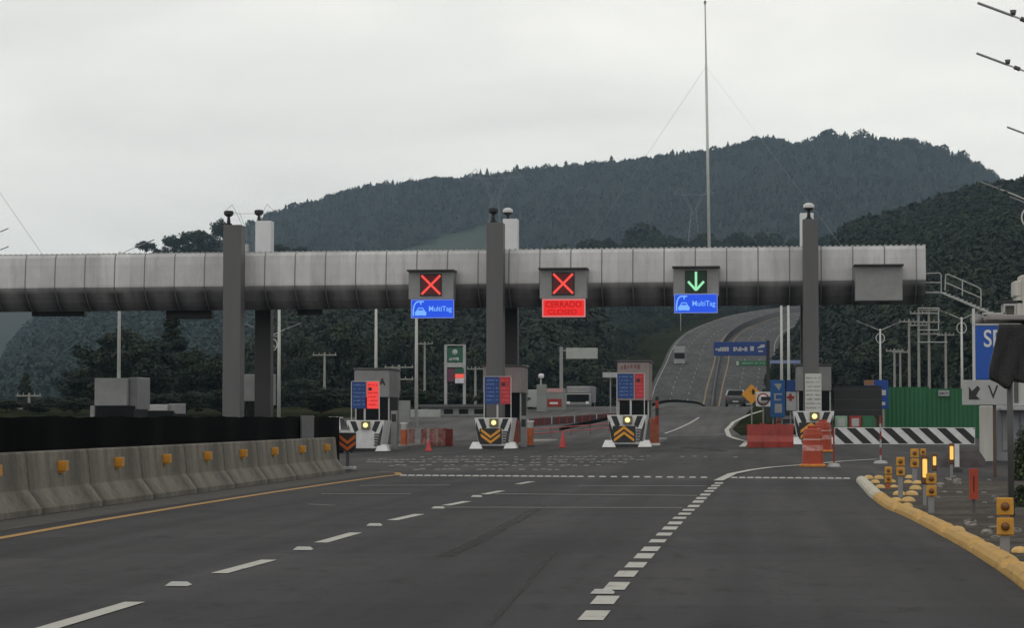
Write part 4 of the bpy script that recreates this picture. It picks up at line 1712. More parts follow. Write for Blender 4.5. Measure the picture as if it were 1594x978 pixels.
# booth A (left)
Y = 117.0
q = bx(552, 573, 607, 619, Y)
letter_box = (P(592, 0, Y).x, P(602, 0, Y).x, P(0, 601, Y).z, P(0, 590, Y).z)
booth(Vector(((q[0] + q[1]) / 2, Y, Z(q[0], Y) + .2)), q[0], q[1], q[3], q[2], M_GREY, "grey toll booth with a black letter A above its dark window", "A")
Y = 117.0
q = bx(752, 568, 812, 612, Y)
booth(Vector(((q[0] + q[1]) / 2, Y, Z(q[0], Y) + .2)), q[0], q[1], q[3], q[2], M_PINK, "pinkish grey toll booth partly behind the middle gantry column")
Y = 117.0
q = bx(961, 561, 1011, 624, Y)
booth(Vector(((q[0] + q[1]) / 2, Y, Z(q[0], Y) + .2)), q[0], q[1], q[3], q[2], M_PINK, "pinkish toll booth beside the open lane with the green arrow")
mb = MB()
bth3 = [o for o in COL.objects if o.get("label", "").startswith("pinkish toll booth")][0]
strokes(mb, P(966, 0, Y).x, P(1004, 0, Y).x, P(0, 577, Y).z, P(0, 570, Y).z, Y - .125, mat("faded_red", (.22, .10, .10), .7), 3)
mb.build("lettering", bth3)
Y = 117.0
q = bx(1240, 567, 1294, 609, Y)
booth(Vector(((q[0] + q[1]) / 2, Y, Z(q[0], Y) + .2)), q[0], q[1], q[3], q[2], M_GREY, "grey toll booth around the right gantry column")
q = bx(1253, 582, 1279, 648, GY - 1.12)
tb = thing("notice_board", "tall pale notice board with grey text on the right gantry column", "notice board", ((q[0] + q[1]) / 2, GY - 1.12, q[2]))
MB().box(q[0], q[1], GY - 1.12, GY - 1.03, q[2], q[3], mat("notice_pale", (.52, .52, .50), .6, .08, 2), .01).build("panel", tb)
mb = MB()
for k in range(9):
    zz = q[3] - .16 - k * .2
    strokes(mb, q[0] + .05, q[1] - .05, zz - .07, zz, GY - 1.123, mat("notice_text", (.24, .24, .24), .7), k, .3)
mb.build("lettering", tb)
# opposite direction huts at the left
def hut(px0, py0, px1, py1, Y, label, mw=M_OFFW):
    q = bx(px0, py0, px1, py1, Y)
    z = Z(q[0], Y)
    r_ = thing("toll_booth", label, "toll booth", ((q[0] + q[1]) / 2, Y, z), "toll booths")
    w = q[1] - q[0]
    MB().box(q[0] + .05, q[1] - .05, Y, Y + 3, z, z + 1.1, M_GREY, .02).build("cabin_base", r_)
    MB().box(q[0] + .1, q[1] - .1, Y + .05, Y + 2.9, z + 1.102, q[2] - .002, M_GLASS).build("window", r_)
    MB().box(q[0], q[0] + w * .80, Y - .1, Y + 3.1, q[2], q[3], mw, .03).build("fascia", r_)
    MB().box(q[0] + w * .80 + .004, q[1], Y + .3, Y + 3.0, q[2] - .2, q[3] + .05, M_GREY, .03).build("side_panel", r_)
    MB().box(q[0] - .25, q[0] - .02, Y, Y + .5, z, q[2] + .0, M_OFFW, .02).build("door_post", r_)
    return r_


hut(148, 589, 211, 632, 122, "boxy grey toll hut at far left behind the black fence")
hut(381, 583, 412, 625, 124, "grey toll hut half hidden behind the left gantry columns")
hut(216, 630, 272, 640, 150, "low pale hut right of the boxy toll hut at far left")


def price_board(ipx, Y, x0, x1, xm, y0, y1, red, label):
    q = bx(x0, y0, x1, y1, Y)
    xm = P(xm, 0, Y).x
    z = Z(q[0], Y) + .2
    r_ = thing("price_board", label, "price board", ((q[0] + q[1]) / 2, Y, z), "price boards in front of the toll booths")
    pb = MB().box(q[0], xm - .03, Y - .06, Y, q[2], q[3], M_BLUE, .01)
    o = pb.build("blue_panel", r_)
    mb = MB()
    h = q[3] - q[2]
    for k in range(6):
        zz = q[3] - h * (.10 + .145 * k)
        strokes(mb, q[0] + .08, q[0] + (xm - q[0]) * .66, zz - h * .05, zz, Y - .062, mat("faded_blue_text", (.14, .22, .42), .6), k + int(x0), .25, .008)
        strokes(mb, q[0] + (xm - q[0]) * .76, xm - .08, zz - h * .05, zz, Y - .062, MATS["faded_blue_text"], k + 77, .2, .008)
    mb.build("lettering", o)
    rp = MB().box(xm + .03, q[1], Y - .06, Y, q[2], q[3], red, .01).build("red_display", r_)
    mb = MB()
    for k in range(6):
        zz = q[3] - h * (.10 + .145 * k)
        if k == 1:
            mb.box(xm + .10, xm + .26, Y - .068, Y - .061, zz - h * .09, zz + h * .03, M_BLACK)
        else:
            strokes(mb, xm + .08, q[1] - .06, zz - h * .06, zz, Y - .062, E_RDARK if red is E_REDP2 else E_REDL, k + 9, .3, .008)
    mb.build("digit", rp)
    f = MB()
    for xx in (q[0] - .035, q[1]):
        f = MB().box(xx, xx + .035, Y - .07, Y + .02, z - .2, q[3], M_GALV)
        f.build("post", r_)
    MB().box(q[0] + .55, q[0] + .63, Y + .02, Y + .10, z - .2, q[2] + .1, M_GALV).build("post", r_)
    MB().box(q[0], q[1], Y - .07, Y + .02, q[3] + .001, q[3] + .03, M_GALV).build("frame", r_)


E_REDP2 = mat("led_red_bright", (0, 0, 0), emit=(.80, .045, .04), estr=1.0)
E_REDL = mat("led_digit_red", (0, 0, 0), emit=(.34, .05, .06), estr=1.0)
price_board(0, island_loc[0].y + 2.4, 548, 590, 572, 594.5, 636.5, E_REDP2, "price board whose red half is lit brightest, below the letter A")
price_board(0, island_loc[1].y + 2.4, 754.5, 795, 778, 587, 629.5, E_REDD, "blue and red price board in front of the middle column")
price_board(0, island_loc[2].y + 2.4, 961, 1002.5, 986, 582, 621, E_REDD, "blue and red price board in front of the open lane booth")


# boom barriers, bollards
def boom(px, py, pytop, label):
    g = G(px, py)
    x, y, z = g
    zt = P(px, pytop, y).z
    r_ = thing("boom_barrier", label, "boom barrier", g, "boom barriers with raised arms")
    MB().box(x - .20, x + .20, y - .2, y + .2, z - .02, z + 1.25, mat("boom_orange", (.30, .075, .035), .5, .3, 4), .03).build("cabinet", r_)
    MB().box(x - .25, x + .25, y - .25, y + .25, z - .02, z + .1, M_WHITE, .02).build("base", r_)
    mb = MB()
    k = 0
    z0 = z + 1.0
    while z0 < zt:
        z1 = min(z0 + .35, zt)
        mb.box(x + .05, x + .20, y - .29, y - .205, z0, z1, M_RED if k % 2 == 0 else M_BLACK)
        z0 = z1
        k += 1
    mb.build("arm", r_)


boom(590, 696, 652, "red boom barrier right of the crash cushion by the booth lettered A")
boom(801, 697, 652, "red boom barrier right of the crash cushion at the middle column")
boom(1019, 694, 618, "tall red and black boom barrier right of the open lane booth")
for px, py, top_, lab in [(613, 701, 640, "grey column box between the orange posts right of booth A"), (815, 697, 648, "grey post right of the middle crash cushion")]:
    g = G(px, py)
    zt = P(px, top_, g.y).z
    r_ = thing("control_post", lab, "control post", g)
    MB().box(g.x - .14, g.x + .14, g.y, g.y + .35, g.z, zt, M_GREY, .02).build("column", r_)
    MB().box(g.x - .10, g.x + .10, g.y - .02, g.y - .003, zt - .5, zt - .15, M_BLACK).build("reader", r_)
for px, py, top_, lab in [(629, 699, 658, "orange bollard with a white top left of the red and white barriers"), (825, 696, 655, "orange bollard right of the middle crash cushion")]:
    g = G(px, py)
    zt = P(px, top_, g.y).z
    r_ = thing("traffic_bollard", lab, "bollard", g, "orange bollards beside the booths")
    h = zt - g.z
    MB().lathe(g, [(.17, 0), (.17, h * .72)], M_ORPOST, 16).build("post", r_)
    MB().lathe(g, [(.172, h * .72), (.172, h * .94), (.20, h * .94), (.20, h), (0, h)], [M_OFFW, M_OFFW, M_WHITE, M_WHITE], 16).build("cap", r_)
    MB().lathe(g, [(.30, 0), (.27, .07), (.17, .09)], M_BPAINT, 16).build("base", r_)


# water filled barriers
def water_barrier(px0, px1, pyb, pyt, ms, label, group):
    g0, g1 = G(px0, pyb), G(px1, pyb)
    y = (g0.y + g1.y) / 2
    x0, x1 = P(px0, 650, y).x, P(px1, 650, y).x
    z = Z((x0 + x1) / 2, y)
    h = P(px0, pyt, y).z - z
    r_ = thing("water_barrier", label, "barrier", ((x0 + x1) / 2, y, z), group)
    prof = [(-.28, 0), (-.28, .22), (-.15, .45), (-.09, h), (.09, h), (.15, .45), (.28, .22), (.28, 0)]
    mb = MB()
    n = len(prof)
    w = x1 - x0
    cuts = [0, .08, .30, .36, .64, .70, .92, 1]
    for i in range(7):
        xa, xb = x0 + w * cuts[i], x0 + w * cuts[i + 1]
        k_ = 0.82 if i in (2, 4) else 1.0
        pr = [(a * k_, b_) for a, b_ in prof]
        vs = [(xa, y + a, z + b_) for a, b_ in pr] + [(xb, y + a, z + b_) for a, b_ in pr]
        fs = [tuple(range(n)), tuple(range(n, 2 * n))[::-1]] + [(j, n + j, n + (j + 1) % n, (j + 1) % n)[::-1] for j in range(n)]
        mb.add(vs, fs, ms[i % len(ms)])
    mb.build("barrier_body", r_)
    mb = MB()
    for xx in (x0 + w * .33, x0 + w * .67):
        mb.box(xx - .1, xx + .1, y - .05, y + .05, z + h + .001, z + h + .05, ms[0])
    mb.build("filler_cap", r_)


M_WRED = mat("worn_red_white", (.50, .30, .27), .6, .5, 5.0, dirt=(.36, .05, .04))
water_barrier(634, 668, 696, 668, [M_WHITE, M_WRED, M_WRED], "worn red and white plastic barrier beside the orange bollard by booth A", "red and white plastic barriers")
water_barrier(669, 705, 695, 668, [M_WRED, M_WRED, M_WHITE, M_WRED, M_WRED, M_RED, M_RED], "worn red and white plastic barrier, right of its twin, with a red end", "red and white plastic barriers")
water_barrier(1163, 1235, 697, 661, [M_RED], "long plain red plastic barrier at the right edge of the open lane", None)


def cone(px, py, pyt, label):
    g = G(px, py)
    h = P(px, pyt, g.y).z - g.z
    r_ = thing("traffic_cone", label, "traffic cone", g, "traffic cones")
    MB().box(g.x - .19, g.x + .19, g.y - .19, g.y + .19, g.z, g.z + .04, M_RED, .01).build("base", r_)
    mc = mat("cone_red", (.48, .05, .05), .5, .15, 5)
    MB().lathe(g, [(.15, .04), (.105, h * .42), (.08, h * .62), (.028, h), (0, h)], [mc, mc, mc, mc], 16).build("cone_body", r_)


cone(876, 697.5, 671, "red traffic cone standing alone between the middle and right booths")
cone(667, 703, 686, "red traffic cone in front of the red and white barriers")


def drum(px, py, pyt, wpx, label):
    g = G(px, py)
    h = P(px, pyt, g.y).z - g.z
    R_ = wpx * g.y / F / 2
    r_ = thing("traffic_drum", label, "traffic drum", g, "orange traffic drums")
    MB().lathe(g, [(R_ * 1.22, 0), (R_ * 1.26, .03), (R_ * 1.2, .07), (R_, .075)], mat("drum_base_orange", (.60, .22, .03), .6, .2, 5), 24).build("base", r_)
    zs = [.075, .40 * h, .42 * h, .56 * h, .58 * h, .70 * h, .72 * h, .84 * h, .86 * h, .97 * h, h]
    rs = [1, .97, .96, .95, .93, .92, .90, .89, .86, .80, .55]
    ml = [M_ORANGE, M_ORANGE, M_WRED, M_ORANGE, M_ORANGE, mat("drum_white", (.52, .42, .38), .5, .2, 5), M_ORANGE, M_ORANGE, M_ORANGE, M_ORANGE]
    MB().lathe(g, [(R_ * a, b_) for a, b_ in zip(rs, zs)] + [(0, h)], ml + [M_ORANGE], 24).build("drum_body", r_)
    MB().box(g.x - R_ * .45, g.x + R_ * .45, g.y - .03, g.y + .03, g.z + h, g.z + h + .07, M_ORANGE, .015).build("handle", r_)


drum(1265, 727, 667, 33, "large orange drum standing in front of its smaller twin at the merge")
drum(1281, 704, 657, 28, "orange drum half hidden behind the larger drum at the merge")
# small striped stake and debris near the drums
g = G(1298, 727)
sk = thing("marker_stake", "thin red and white stake right of the orange drums", "marker", g)
MB().tube(g, g + Vector((0, 0, 1.0)), .022, .022, M_RED, 8).build("stake", sk)
MB().lathe(g, [(.18, 0), (.14, .08), (.03, .1)], M_OFFW, 12).build("base", sk)
g = G(1371, 722)
sk = thing("marker_stake", "tall thin red and white stake by the white kerb end", "marker", g)
for k in range(6):
    MB().tube(g + Vector((0, 0, .22 * k)), g + Vector((0, 0, .22 * (k + 1))), .026, .026, M_RED if k % 2 else M_OFFW, 8).build("stripe", sk)
MB().lathe(g, [(.2, 0), (.16, .07), (.03, .09)], M_OFFW, 12).build("base", sk)

# ------------------------------------------------------------------ studs
proto = None
FIELD = {}
NST = 0


def stud(x, y, label, group, s=1.0):
    global proto, NST
    if proto is None:
        mb = MB()
        a, b_, h = .075, .06, .022
        vs = [(-a, -b_, 0), (a, -b_, 0), (a, b_, 0), (-a, b_, 0), (-a * .7, -b_ * .5, h), (a * .7, -b_ * .5, h), (a * .7, b_ * .5, h), (-a * .7, b_ * .5, h)]
        mb.add(vs, [(4, 5, 6, 7), (0, 1, 5, 4), (1, 2, 6, 5), (2, 3, 7, 6), (3, 0, 4, 7)], M_STUD)
        proto = mb.build("road_stud")
        o = proto
    else:
        o = proto.copy()
        COL.objects.link(o)
    if "rumble" in label:
        if "f" not in FIELD:
            me = o.data.copy()
            me.materials[0] = mat("stud_dull", (0.17, 0.168, 0.16), 0.6, 0.35, 2.0)
            FIELD["f"] = me
        o.data = FIELD["f"]
    o.location = (x, y, Z(x, y) + .006)
    o.scale = (s, s * (1.3 if s > 1.1 else 1.9), s)
    tag(o, label, "road stud", group)
    NST += 1


# studs of the lane line gaps
for px, py, lb in [(278, 913, "white road stud in the gap of the dashed line nearest the viewer"), (472, 857, "white road stud in the second gap of the dashed line"), (583, 819.5, "white road stud in the third gap of the dashed line"),
                   (682, 792.5, "white road stud in the fourth gap of the dashed line"), (742, 774.5, "white road stud in the fifth gap of the dashed line"), (938, 925, "white road stud inside the row of white blocks")]:
    g = G(px, py)
    stud(g.x, g.y, lb, "white studs on the lane line", 1.15)
# the row across the entrance
px = 628.0
r = random.Random(2)
while px < 1328:
    py = 741.5 + (px - 640) * .0068
    if not (1112 < px < 1128):
        g = G(px, py)
        stud(g.x, g.y, "white road stud in the row across the plaza entrance", "white studs in the entrance row", 1.0)
    px += (12.5 if px < 900 else 17.5) if px < 1130 else 12.5
# fields of studs before the booths
for row, (py, x0, x1, st_, keep) in enumerate([(712, 640, 1180, 9, .62), (716.5, 575, 1010, 8.5, .8), (720.5, 565, 980, 8.5, .8), (725.5, 600, 940, 9.5, .66), (732, 625, 880, 11, .5)]):
    px = x0
    while px < x1:
        if px > 975 and r.random() < .5:
            px += st_
            continue
        if r.random() < keep and NST < 298:
            g = G(px + r.uniform(-1, 1), py + r.uniform(-.8, .8))
            stud(g.x, g.y, "white road stud in the rumble field before the toll booths", "white studs of the rumble field", r.uniform(.8, 1.05))
        px += st_

# ------------------------------------------------------------------ right verge: domes, markers, lights
def dome(px, py, wpx, label):
    g = G(px, py)
    R_ = wpx * g.y / F / 2 * 1.3
    mb = MB()
    mb.lathe(g, [(R_, 0), (R_ * .97, R_ * .22), (R_ * .82, R_ * .48), (R_ * .5, R_ * .68), (0, R_ * .76)], M_DOME, 18)
    o = mb.build("road_dome")
    return tag(o, label, "road dome", "yellow road domes on the verge")


for px, py, w, lb in [(1352, 746, 12, ""), (1368, 746, 12, ""), (1362, 753, 12, ""), (1370, 761, 13, ""), (1388, 752, 11, ""), (1392, 760, 10, ""), (1416, 745, 11, ""), (1414, 753, 11, ""),
                      (1428, 754, 12, ""), (1425, 763, 15, ""), (1400, 772, 16, ""), (1419, 772, 16, ""), (1395, 782, 15, ""), (1414, 782, 17, ""), (1412, 790, 14, ""),
                      (1490, 829, 20, "yellow dome by the kerb between the dome cluster and the nearest marker"), (1549, 861, 20, "yellow dome beside the kerb left of the nearest yellow marker"), (1588, 862, 22, "yellow dome at the right edge of the view")]:
    dome(px, py, w, lb or "yellow dome in the cluster behind the white kerb end")


def delineator(px, pyb, pyt, wpx, label, two=True, postm=None):
    g = G(px, pyb)
    y = g.y
    zt = P(px, pyt, y).z
    w = wpx * y / F / 2
    r_ = thing("delineator_post", label, "delineator", g, "yellow reflector posts on the verge")
    MB().box(g.x - w * .55, g.x + w * .55, y, y + .06, g.z - .02, zt - .03, postm or M_GREY, .01).build("post", r_)
    hh = w * 2.1
    for k in range(2 if two else 1):
        z1 = zt - k * hh * 1.12
        pl = MB().box(g.x - w, g.x + w, y - .03, y - .004, z1 - hh, z1, M_YELLOW, .012).build("reflector_plate", r_)
        MB().tube((g.x, y - .032, z1 - hh / 2), (g.x, y - .05, z1 - hh / 2), w * .52, w * .46, mat("reflector_brown", (.16, .06, .015), .35, .3, 10), 14).build("lens", pl)


delineator(1565, 872, 775, 26, "nearest yellow double reflector on a grey post at the right edge")
delineator(1402, 776, 712, 13, "yellow double reflector behind the dome cluster, farthest left but one")
delineator(1424, 752, 699, 13, "yellow double reflector left of the lit amber posts")
delineator(1383, 762, 727, 11, "small yellow reflector post at the left of the domes", True, M_ORPOST)
delineator(1450, 800, 737, 16, "yellow double reflector beside the tallest lit amber post")
delineator(1437, 740, 699, 9, "small yellow reflector post just behind the tallest lit amber post", False)


def amber_post(px, pyb, py0, py1, wpx, label):
    g = G(px, pyb)
    y = g.y
    w = wpx * y / F / 2
    z0, z1 = P(px, py1, y).z, P(px, py0, y).z
    r_ = thing("amber_light_post", label, "light post", g, "lit amber light posts on the verge")
    MB().box(g.x - w * 1.5, g.x + w * 1.5, y, y + .10, z0 - .1, z1 + .06, mat("lamp_case_brown", (.12, .055, .015), .5, .25, 5), .015).build("case", r_)
    MB().box(g.x - w, g.x + w, y - .03, y - .002, z0, z1, E_AMBER, .012).build("lit_tube", r_)
    MB().box(g.x - w * .7, g.x + w * .7, y + .02, y + .08, g.z - .02, z0 - .1, M_GREY).build("post", r_)


amber_post(1440, 788, 715, 744, 7, "tallest lit amber light post on the verge")
amber_post(1455, 762, 711, 725, 5, "smallest lit amber light post between the two others")
amber_post(1481.5, 745, 695, 716, 5.5, "lit amber light post left of the short white post")
g = G(1490, 736)
pw = thing("white_marker_post", "short white post with a black foot right of a lit amber light", "marker", g)
zt = P(1490, 692, g.y).z
MB().box(g.x - .055, g.x + .055, g.y, g.y + .06, g.z + .12, zt, M_WHITE, .01).build("post", pw)
MB().lathe(g, [(.16, 0), (.13, .1), (.06, .13)], M_BLACK, 12).build("foot", pw)
g = G(1515, 800)
of = thing("framed_marker", "orange framed marker with a dark red centre on a thin stake", "marker", g)
a = bx(1509, 730, 1523, 778, g.y)
y = g.y
f = MB()
wd = .05
f.box(a[0], a[0] + wd, y, y + .05, a[2], a[3], M_ORANGE).box(a[1] - wd, a[1], y, y + .05, a[2], a[3], M_ORANGE)
f.box(a[0] + wd, a[1] - wd, y, y + .05, a[3] - wd * 2, a[3], M_ORANGE).box(a[0] + wd, a[1] - wd, y, y + .05, a[2], a[2] + wd * 2, M_ORANGE)
f.build("frame", of)
MB().box(a[0] + wd, a[1] - wd, y + .015, y + .04, a[2] + wd * 2, a[3] - wd * 2, mat("dark_red", (.07, .012, .01), .5, .2, 4)).build("panel", of)
MB().box((a[0] + a[1]) / 2 - .02, (a[0] + a[1]) / 2 + .02, y + .05, y + .08, g.z, a[3] - .1, M_DGREY).build("stake", of)
g = G(1500, 727)
vs = MB()
rb = thing("rubble_mound", "low greyish pink mound right of the short white post", "mound", g)
vs.lathe(g, [(.62, -.02), (.55, .2), (.4, .42), (.2, .50), (0, .52)], mat("mound_stone", (.07, .058, .062), .95, .3, 3, bump=.5), 14)
vs.build("mound_body", rb)

# ------------------------------------------------------------------ right side: striped wall, fence, signs, building
Y = 101
q = bx(1299, 666, 1518, 698.5, Y)
zb = Z(6, Y)
sw = thing("striped_wall", "low wall painted with black and white diagonal stripes", "wall", ((q[0] + q[1]) / 2, Y, zb))
mb = MB().box(q[0], q[1], Y, Y + .25, zb - .05, q[3], M_WHITE, .01)
wb = mb.build("wall_body", sw)
mb = MB()
h = q[3] - zb - .04
st_ = 0.74
x = q[0] - 1.0
while x < q[1]:
    xa, xb = x, x + .38
    pts = [(xa, q[3] - .02), (xb, q[3] - .02), (xb + h * 1.05, zb + .03), (xa + h * 1.05, zb + .03)]
    # clip to the wall
    def clip(pts, xl, keep_gt):
        out = []
        for i in range(len(pts)):
            p0, p1 = pts[i], pts[(i + 1) % len(pts)]
            in0 = (p0[0] >= xl) if keep_gt else (p0[0] <= xl)
            in1 = (p1[0] >= xl) if keep_gt else (p1[0] <= xl)
            if in0:
                out.append(p0)
            if in0 != in1:
                tt = (xl - p0[0]) / (p1[0] - p0[0])
                out.append((xl, p0[1] + tt * (p1[1] - p0[1])))
        return out
    pts = clip(clip(pts, q[0] + .02, True), q[1] - .02, False) if pts else pts
    if len(pts) >= 3:
        mb.prism_y(pts, Y - .006, Y + .002, M_BPAINT)
    x += st_
mb.build("black_stripe", sw)
for px, lab, m_ in [(1310, "pale green box behind the striped wall left of the red box", mat("box_green_pale", (.22, .36, .25), .6)), (1332, "red box standing behind the striped wall", M_RED), (1352, "green box right of the red box behind the striped wall", M_GREENF)]:
    a = bx(px - 10, 648, px + 9, 668, Y + 2)
    r_ = thing("control_box", lab, "box", ((a[0] + a[1]) / 2, Y + 2, Z(5, Y + 2)))
    MB().box(a[0], a[1], Y + 2, Y + 2.4, Z(5, Y + 2), a[3], m_, .02).build("case", r_)
    MB().box(a[0] + .1, a[1] - .1, Y + 1.98, Y + 1.997, a[2] + .1, a[3] - .1, M_OFFW if m_ is not M_GREENF else M_GREENS).build("door", r_)

Y = 118
q = bx(1297, 601, 1373, 650, Y)
bb = thing("message_board", "large black board facing the road left of the green fence", "board", ((q[0] + q[1]) / 2, Y, Z(5, Y)))
MB().box(q[0], q[1], Y, Y + .3, q[2], q[3], M_BPAINT, .02).build("panel", bb)
for xx in (q[0] + .3, q[1] - .4):
    MB().box(xx, xx + .12, Y + .05, Y + .2, Z(5, Y) - .05, q[2] + .02, M_DGREY).build("post", bb)
mb = MB()
for k in range(3):
    mb.box(q[0], q[1], Y - .012, Y - .002, q[2] + .5 * k + .35, q[2] + .5 * k + .37, M_DGREY)
mb.build("seam", bb)
Y = 124
a = bx(1345, 592, 1383, 600, Y)
c_ = bx(1372, 592, 1383, 637, Y)
bf = thing("service_sign", "blue sign panel showing behind the black board", "sign", ((c_[0] + c_[1]) / 2, Y, Z(6, Y)))
MB().box(a[0], c_[1], Y, Y + .15, c_[2], c_[3], M_BLUE2, .02).build("panel", bf)
MB().box(c_[0] + .02, c_[1] - .12, Y - .012, Y - .002, P(0, 617, Y).z, P(0, 609, Y).z, M_WHITE).box(c_[0] + .02, c_[1] - .16, Y - .012, Y - .002, P(0, 632, Y).z, P(0, 627, Y).z, M_WHITE).build("symbol", bf)
MB().box(a[0], a[0] + .5, Y - .012, Y - .002, a[2], a[3], mat("sign_tan", (.42, .22, .12), .6)).build("corner_panel", bf)
MB().box(c_[0] + .05, c_[0] + .15, Y + .02, Y + .13, Z(6, Y) - .05, c_[2] + .02, M_GALV).build("post", bf)

Y = 128
q = bx(1376, 603, 1484, 668, Y)
gfn = thing("green_fence", "tall green sheet metal fence behind the striped wall", "fence", (q[0], Y, Z(8, Y)))
n_p = 5
zb = Z(8, Y)
for i in range(n_p):
    xa = q[0] + (q[1] + 2.2 - q[0]) * i / n_p
    xb = q[0] + (q[1] + 2.2 - q[0]) * (i + 1) / n_p
    mb = MB()
    n_c = 10
    vs = []
    for k in range(n_c + 1):
        xx = xa + .03 + (xb - xa - .06) * k / n_c
        yy = Y + (.03 if k % 2 else 0)
        vs += [(xx, yy, zb - .05), (xx, yy, q[3] - (.0 if i < 2 else .08))]
    fs = [(2 * k, 2 * k + 2, 2 * k + 3, 2 * k + 1) for k in range(n_c)]
    nb_ = len(vs)
    vs += [(a_, b_ + .03, c) for a_, b_, c in vs]
    fs += [tuple(nb_ + w for w in f_)[::-1] for f_ in fs]
    mb.add(vs, fs, M_GREENF)
    mb.build("sheet_panel", gfn)
    MB().box(xa - .03, xa + .03, Y - .06, Y - .005, zb - .05, q[3] + .04, M_GREENF).build("post", gfn)
a = bx(1461, 608, 1478, 617, Y - .2)
fs_ = thing("fence_sign", "small white sign fixed on the green fence", "sign", (a[0], Y - .1, a[2]))
MB().box(a[0], a[1], Y - .12, Y - .07, a[2], a[3], M_OFFW, .005).build("plate", fs_)
mb = MB()
strokes(mb, a[0] + .06, a[1] - .06, a[2] + .08, a[2] + .2, Y - .122, M_DGREY, 4, .25)
mb.build("lettering", fs_)

# V sign
Y = 53
q = bx(1497.5, 592, 1568, 631, Y)
z = Z(6, Y)
vsn = thing("arrow_sign", "white sign with a black diagonal arrow and a letter V", "sign", ((q[0] + q[1]) / 2, Y, z))
pn = MB().box(q[0], q[1], Y, Y + .04, q[2], q[3], M_OFFW, .01).build("panel", vsn)
w, h = q[1] - q[0], q[3] - q[2]
X = lambda a: q[0] + a * w
Zz = lambda a: q[2] + a * h
mb = MB()
mb.prism_y([(X(.15), Zz(.22)), (X(.40), Zz(.22)), (X(.31), Zz(.38)), (X(.40), Zz(.66)), (X(.345), Zz(.78)), (X(.22), Zz(.56)), (X(.15), Zz(.74))], Y - .007, Y - .001, M_BPAINT)
mb.build("arrow", pn)
text_part("V", "lettering", pn, X(.575), X(.80), Zz(.26), Zz(.79), Y - .001, M_BPAINT, .006)
xp = P(1543, 0, Y).x
MB().box(xp - .035, xp + .035, Y + .045, Y + .10, z, q[3] - .1, M_WOOD).build("post", vsn)

# blue sign SE
Y = 64
q = bx(1514, 507, 1590, 591, Y)
z = Z(8, Y)
bs = thing("blue_sign", "large bright blue sign with white letters half covered by black tarp", "sign", ((q[0] + q[1]) / 2, Y, z))
MB().box(q[0], q[1], Y, Y + .05, q[2], q[3], M_BLUE2, .01).build("panel", bs)
text_part("SE", "lettering", bs, P(1527, 0, Y).x, P(1554, 0, Y).x, P(0, 545, Y).z, P(0, 519, Y).z, Y - .002, M_WHITE, .01, .01)
MB().box(P(1542, 0, Y).x, P(1546, 0, Y).x, Y - .012, Y - .002, P(0, 561, Y).z, P(0, 555, Y).z, M_WHITE).build("symbol", bs)
xp = P(1511.5, 0, Y).x
MB().box(xp - .035, xp + .035, Y - .01, Y + .06, q[2] - .1, P(0, 487, Y).z, M_POLE).build("frame_post", bs)
for zz in (q[2] + .15, q[3] - .2):
    MB().box(q[1] - .6, q[1] - .5, Y + .06, 70.0, zz, zz + .08, M_GALV).build("bracket", bs)
MB().box(q[0], q[1], Y - .015, Y + .055, q[3] + .001, q[3] + .05, M_GALV).build("frame", bs)

# tarp covered sign on a dark pole
g = G(1572, 806)
Y = g.y
ts = thing("covered_sign", "sign wrapped in black tarp on a dark pole at the right edge", "sign", g)
z1 = P(1572, 590, Y).z
xp = P(1569, 0, Y).x
MB().tube((xp, Y + .1, g.z - .05), (P(1567, 0, Y).x, Y + .1, P(0, 520, Y).z), .042, .042, M_DGREY, 10).build("pole", ts)
pts = [(1556, 506), (1604, 502), (1640, 504), (1640, 588), (1600, 596), (1572, 592), (1569, 608), (1562, 604), (1541, 592), (1538, 588), (1545, 560), (1550, 530)]
W3 = [P(a, b_, Y) for a, b_ in pts]
mb = MB()
# folded sheet: front skin with sag folds over a board 5 cm thick
nu = 16
vs = []
top_l = [(1551, 508), (1640, 503)]
def lerp(a, b_, t_): return a + (b_ - a) * t_
for j in range(15):
    tv = j / 14
    for i in range(nu + 1):
        tu = i / nu
        xl = float(np.interp(tv, [0, .3, .8, 1], [1555, 1550, 1540, 1540]))
        yl = float(np.interp(tv, [0, .3, .8, 1], [507, 535, 580, 590]))
        ylow = float(np.interp(tu, [0, .12, .24, .30, .36, .55, 1], [591, 596, 605, 609, 594, 597, 590]))
        px = lerp(xl, 1640, tu)
        py = lerp(505, ylow, tv)
        dy = .05 + .035 * math.sin(tu * 19 + tv * 3) * tv + .02 * math.sin(tu * 41 + tv * 7)
        v = P(px, py, Y)
        vs.append((v.x, Y - dy, v.z))
N = len(vs)
fs = []
for j in range(14):
    for i in range(nu):
        a = j * (nu + 1) + i
        fs.append((a, a + nu + 1, a + nu + 2, a + 1))
vs += [(a_, Y + .06, c) for a_, b_, c in vs]
fs += [tuple(N + w for w in f_)[::-1] for f_ in fs]
for i in range(nu):
    a = i
    fs.append((a, a + 1, N + a + 1, N + a))
    a = 14 * (nu + 1) + i
    fs.append((a + 1, a, N + a, N + a + 1))
for j in range(14):
    a = j * (nu + 1)
    fs.append((a + nu + 1, a, N + a, N + a + nu + 1))
mb.add(vs, fs, M_TARP, smooth=True)
mb.build("tarp", ts)

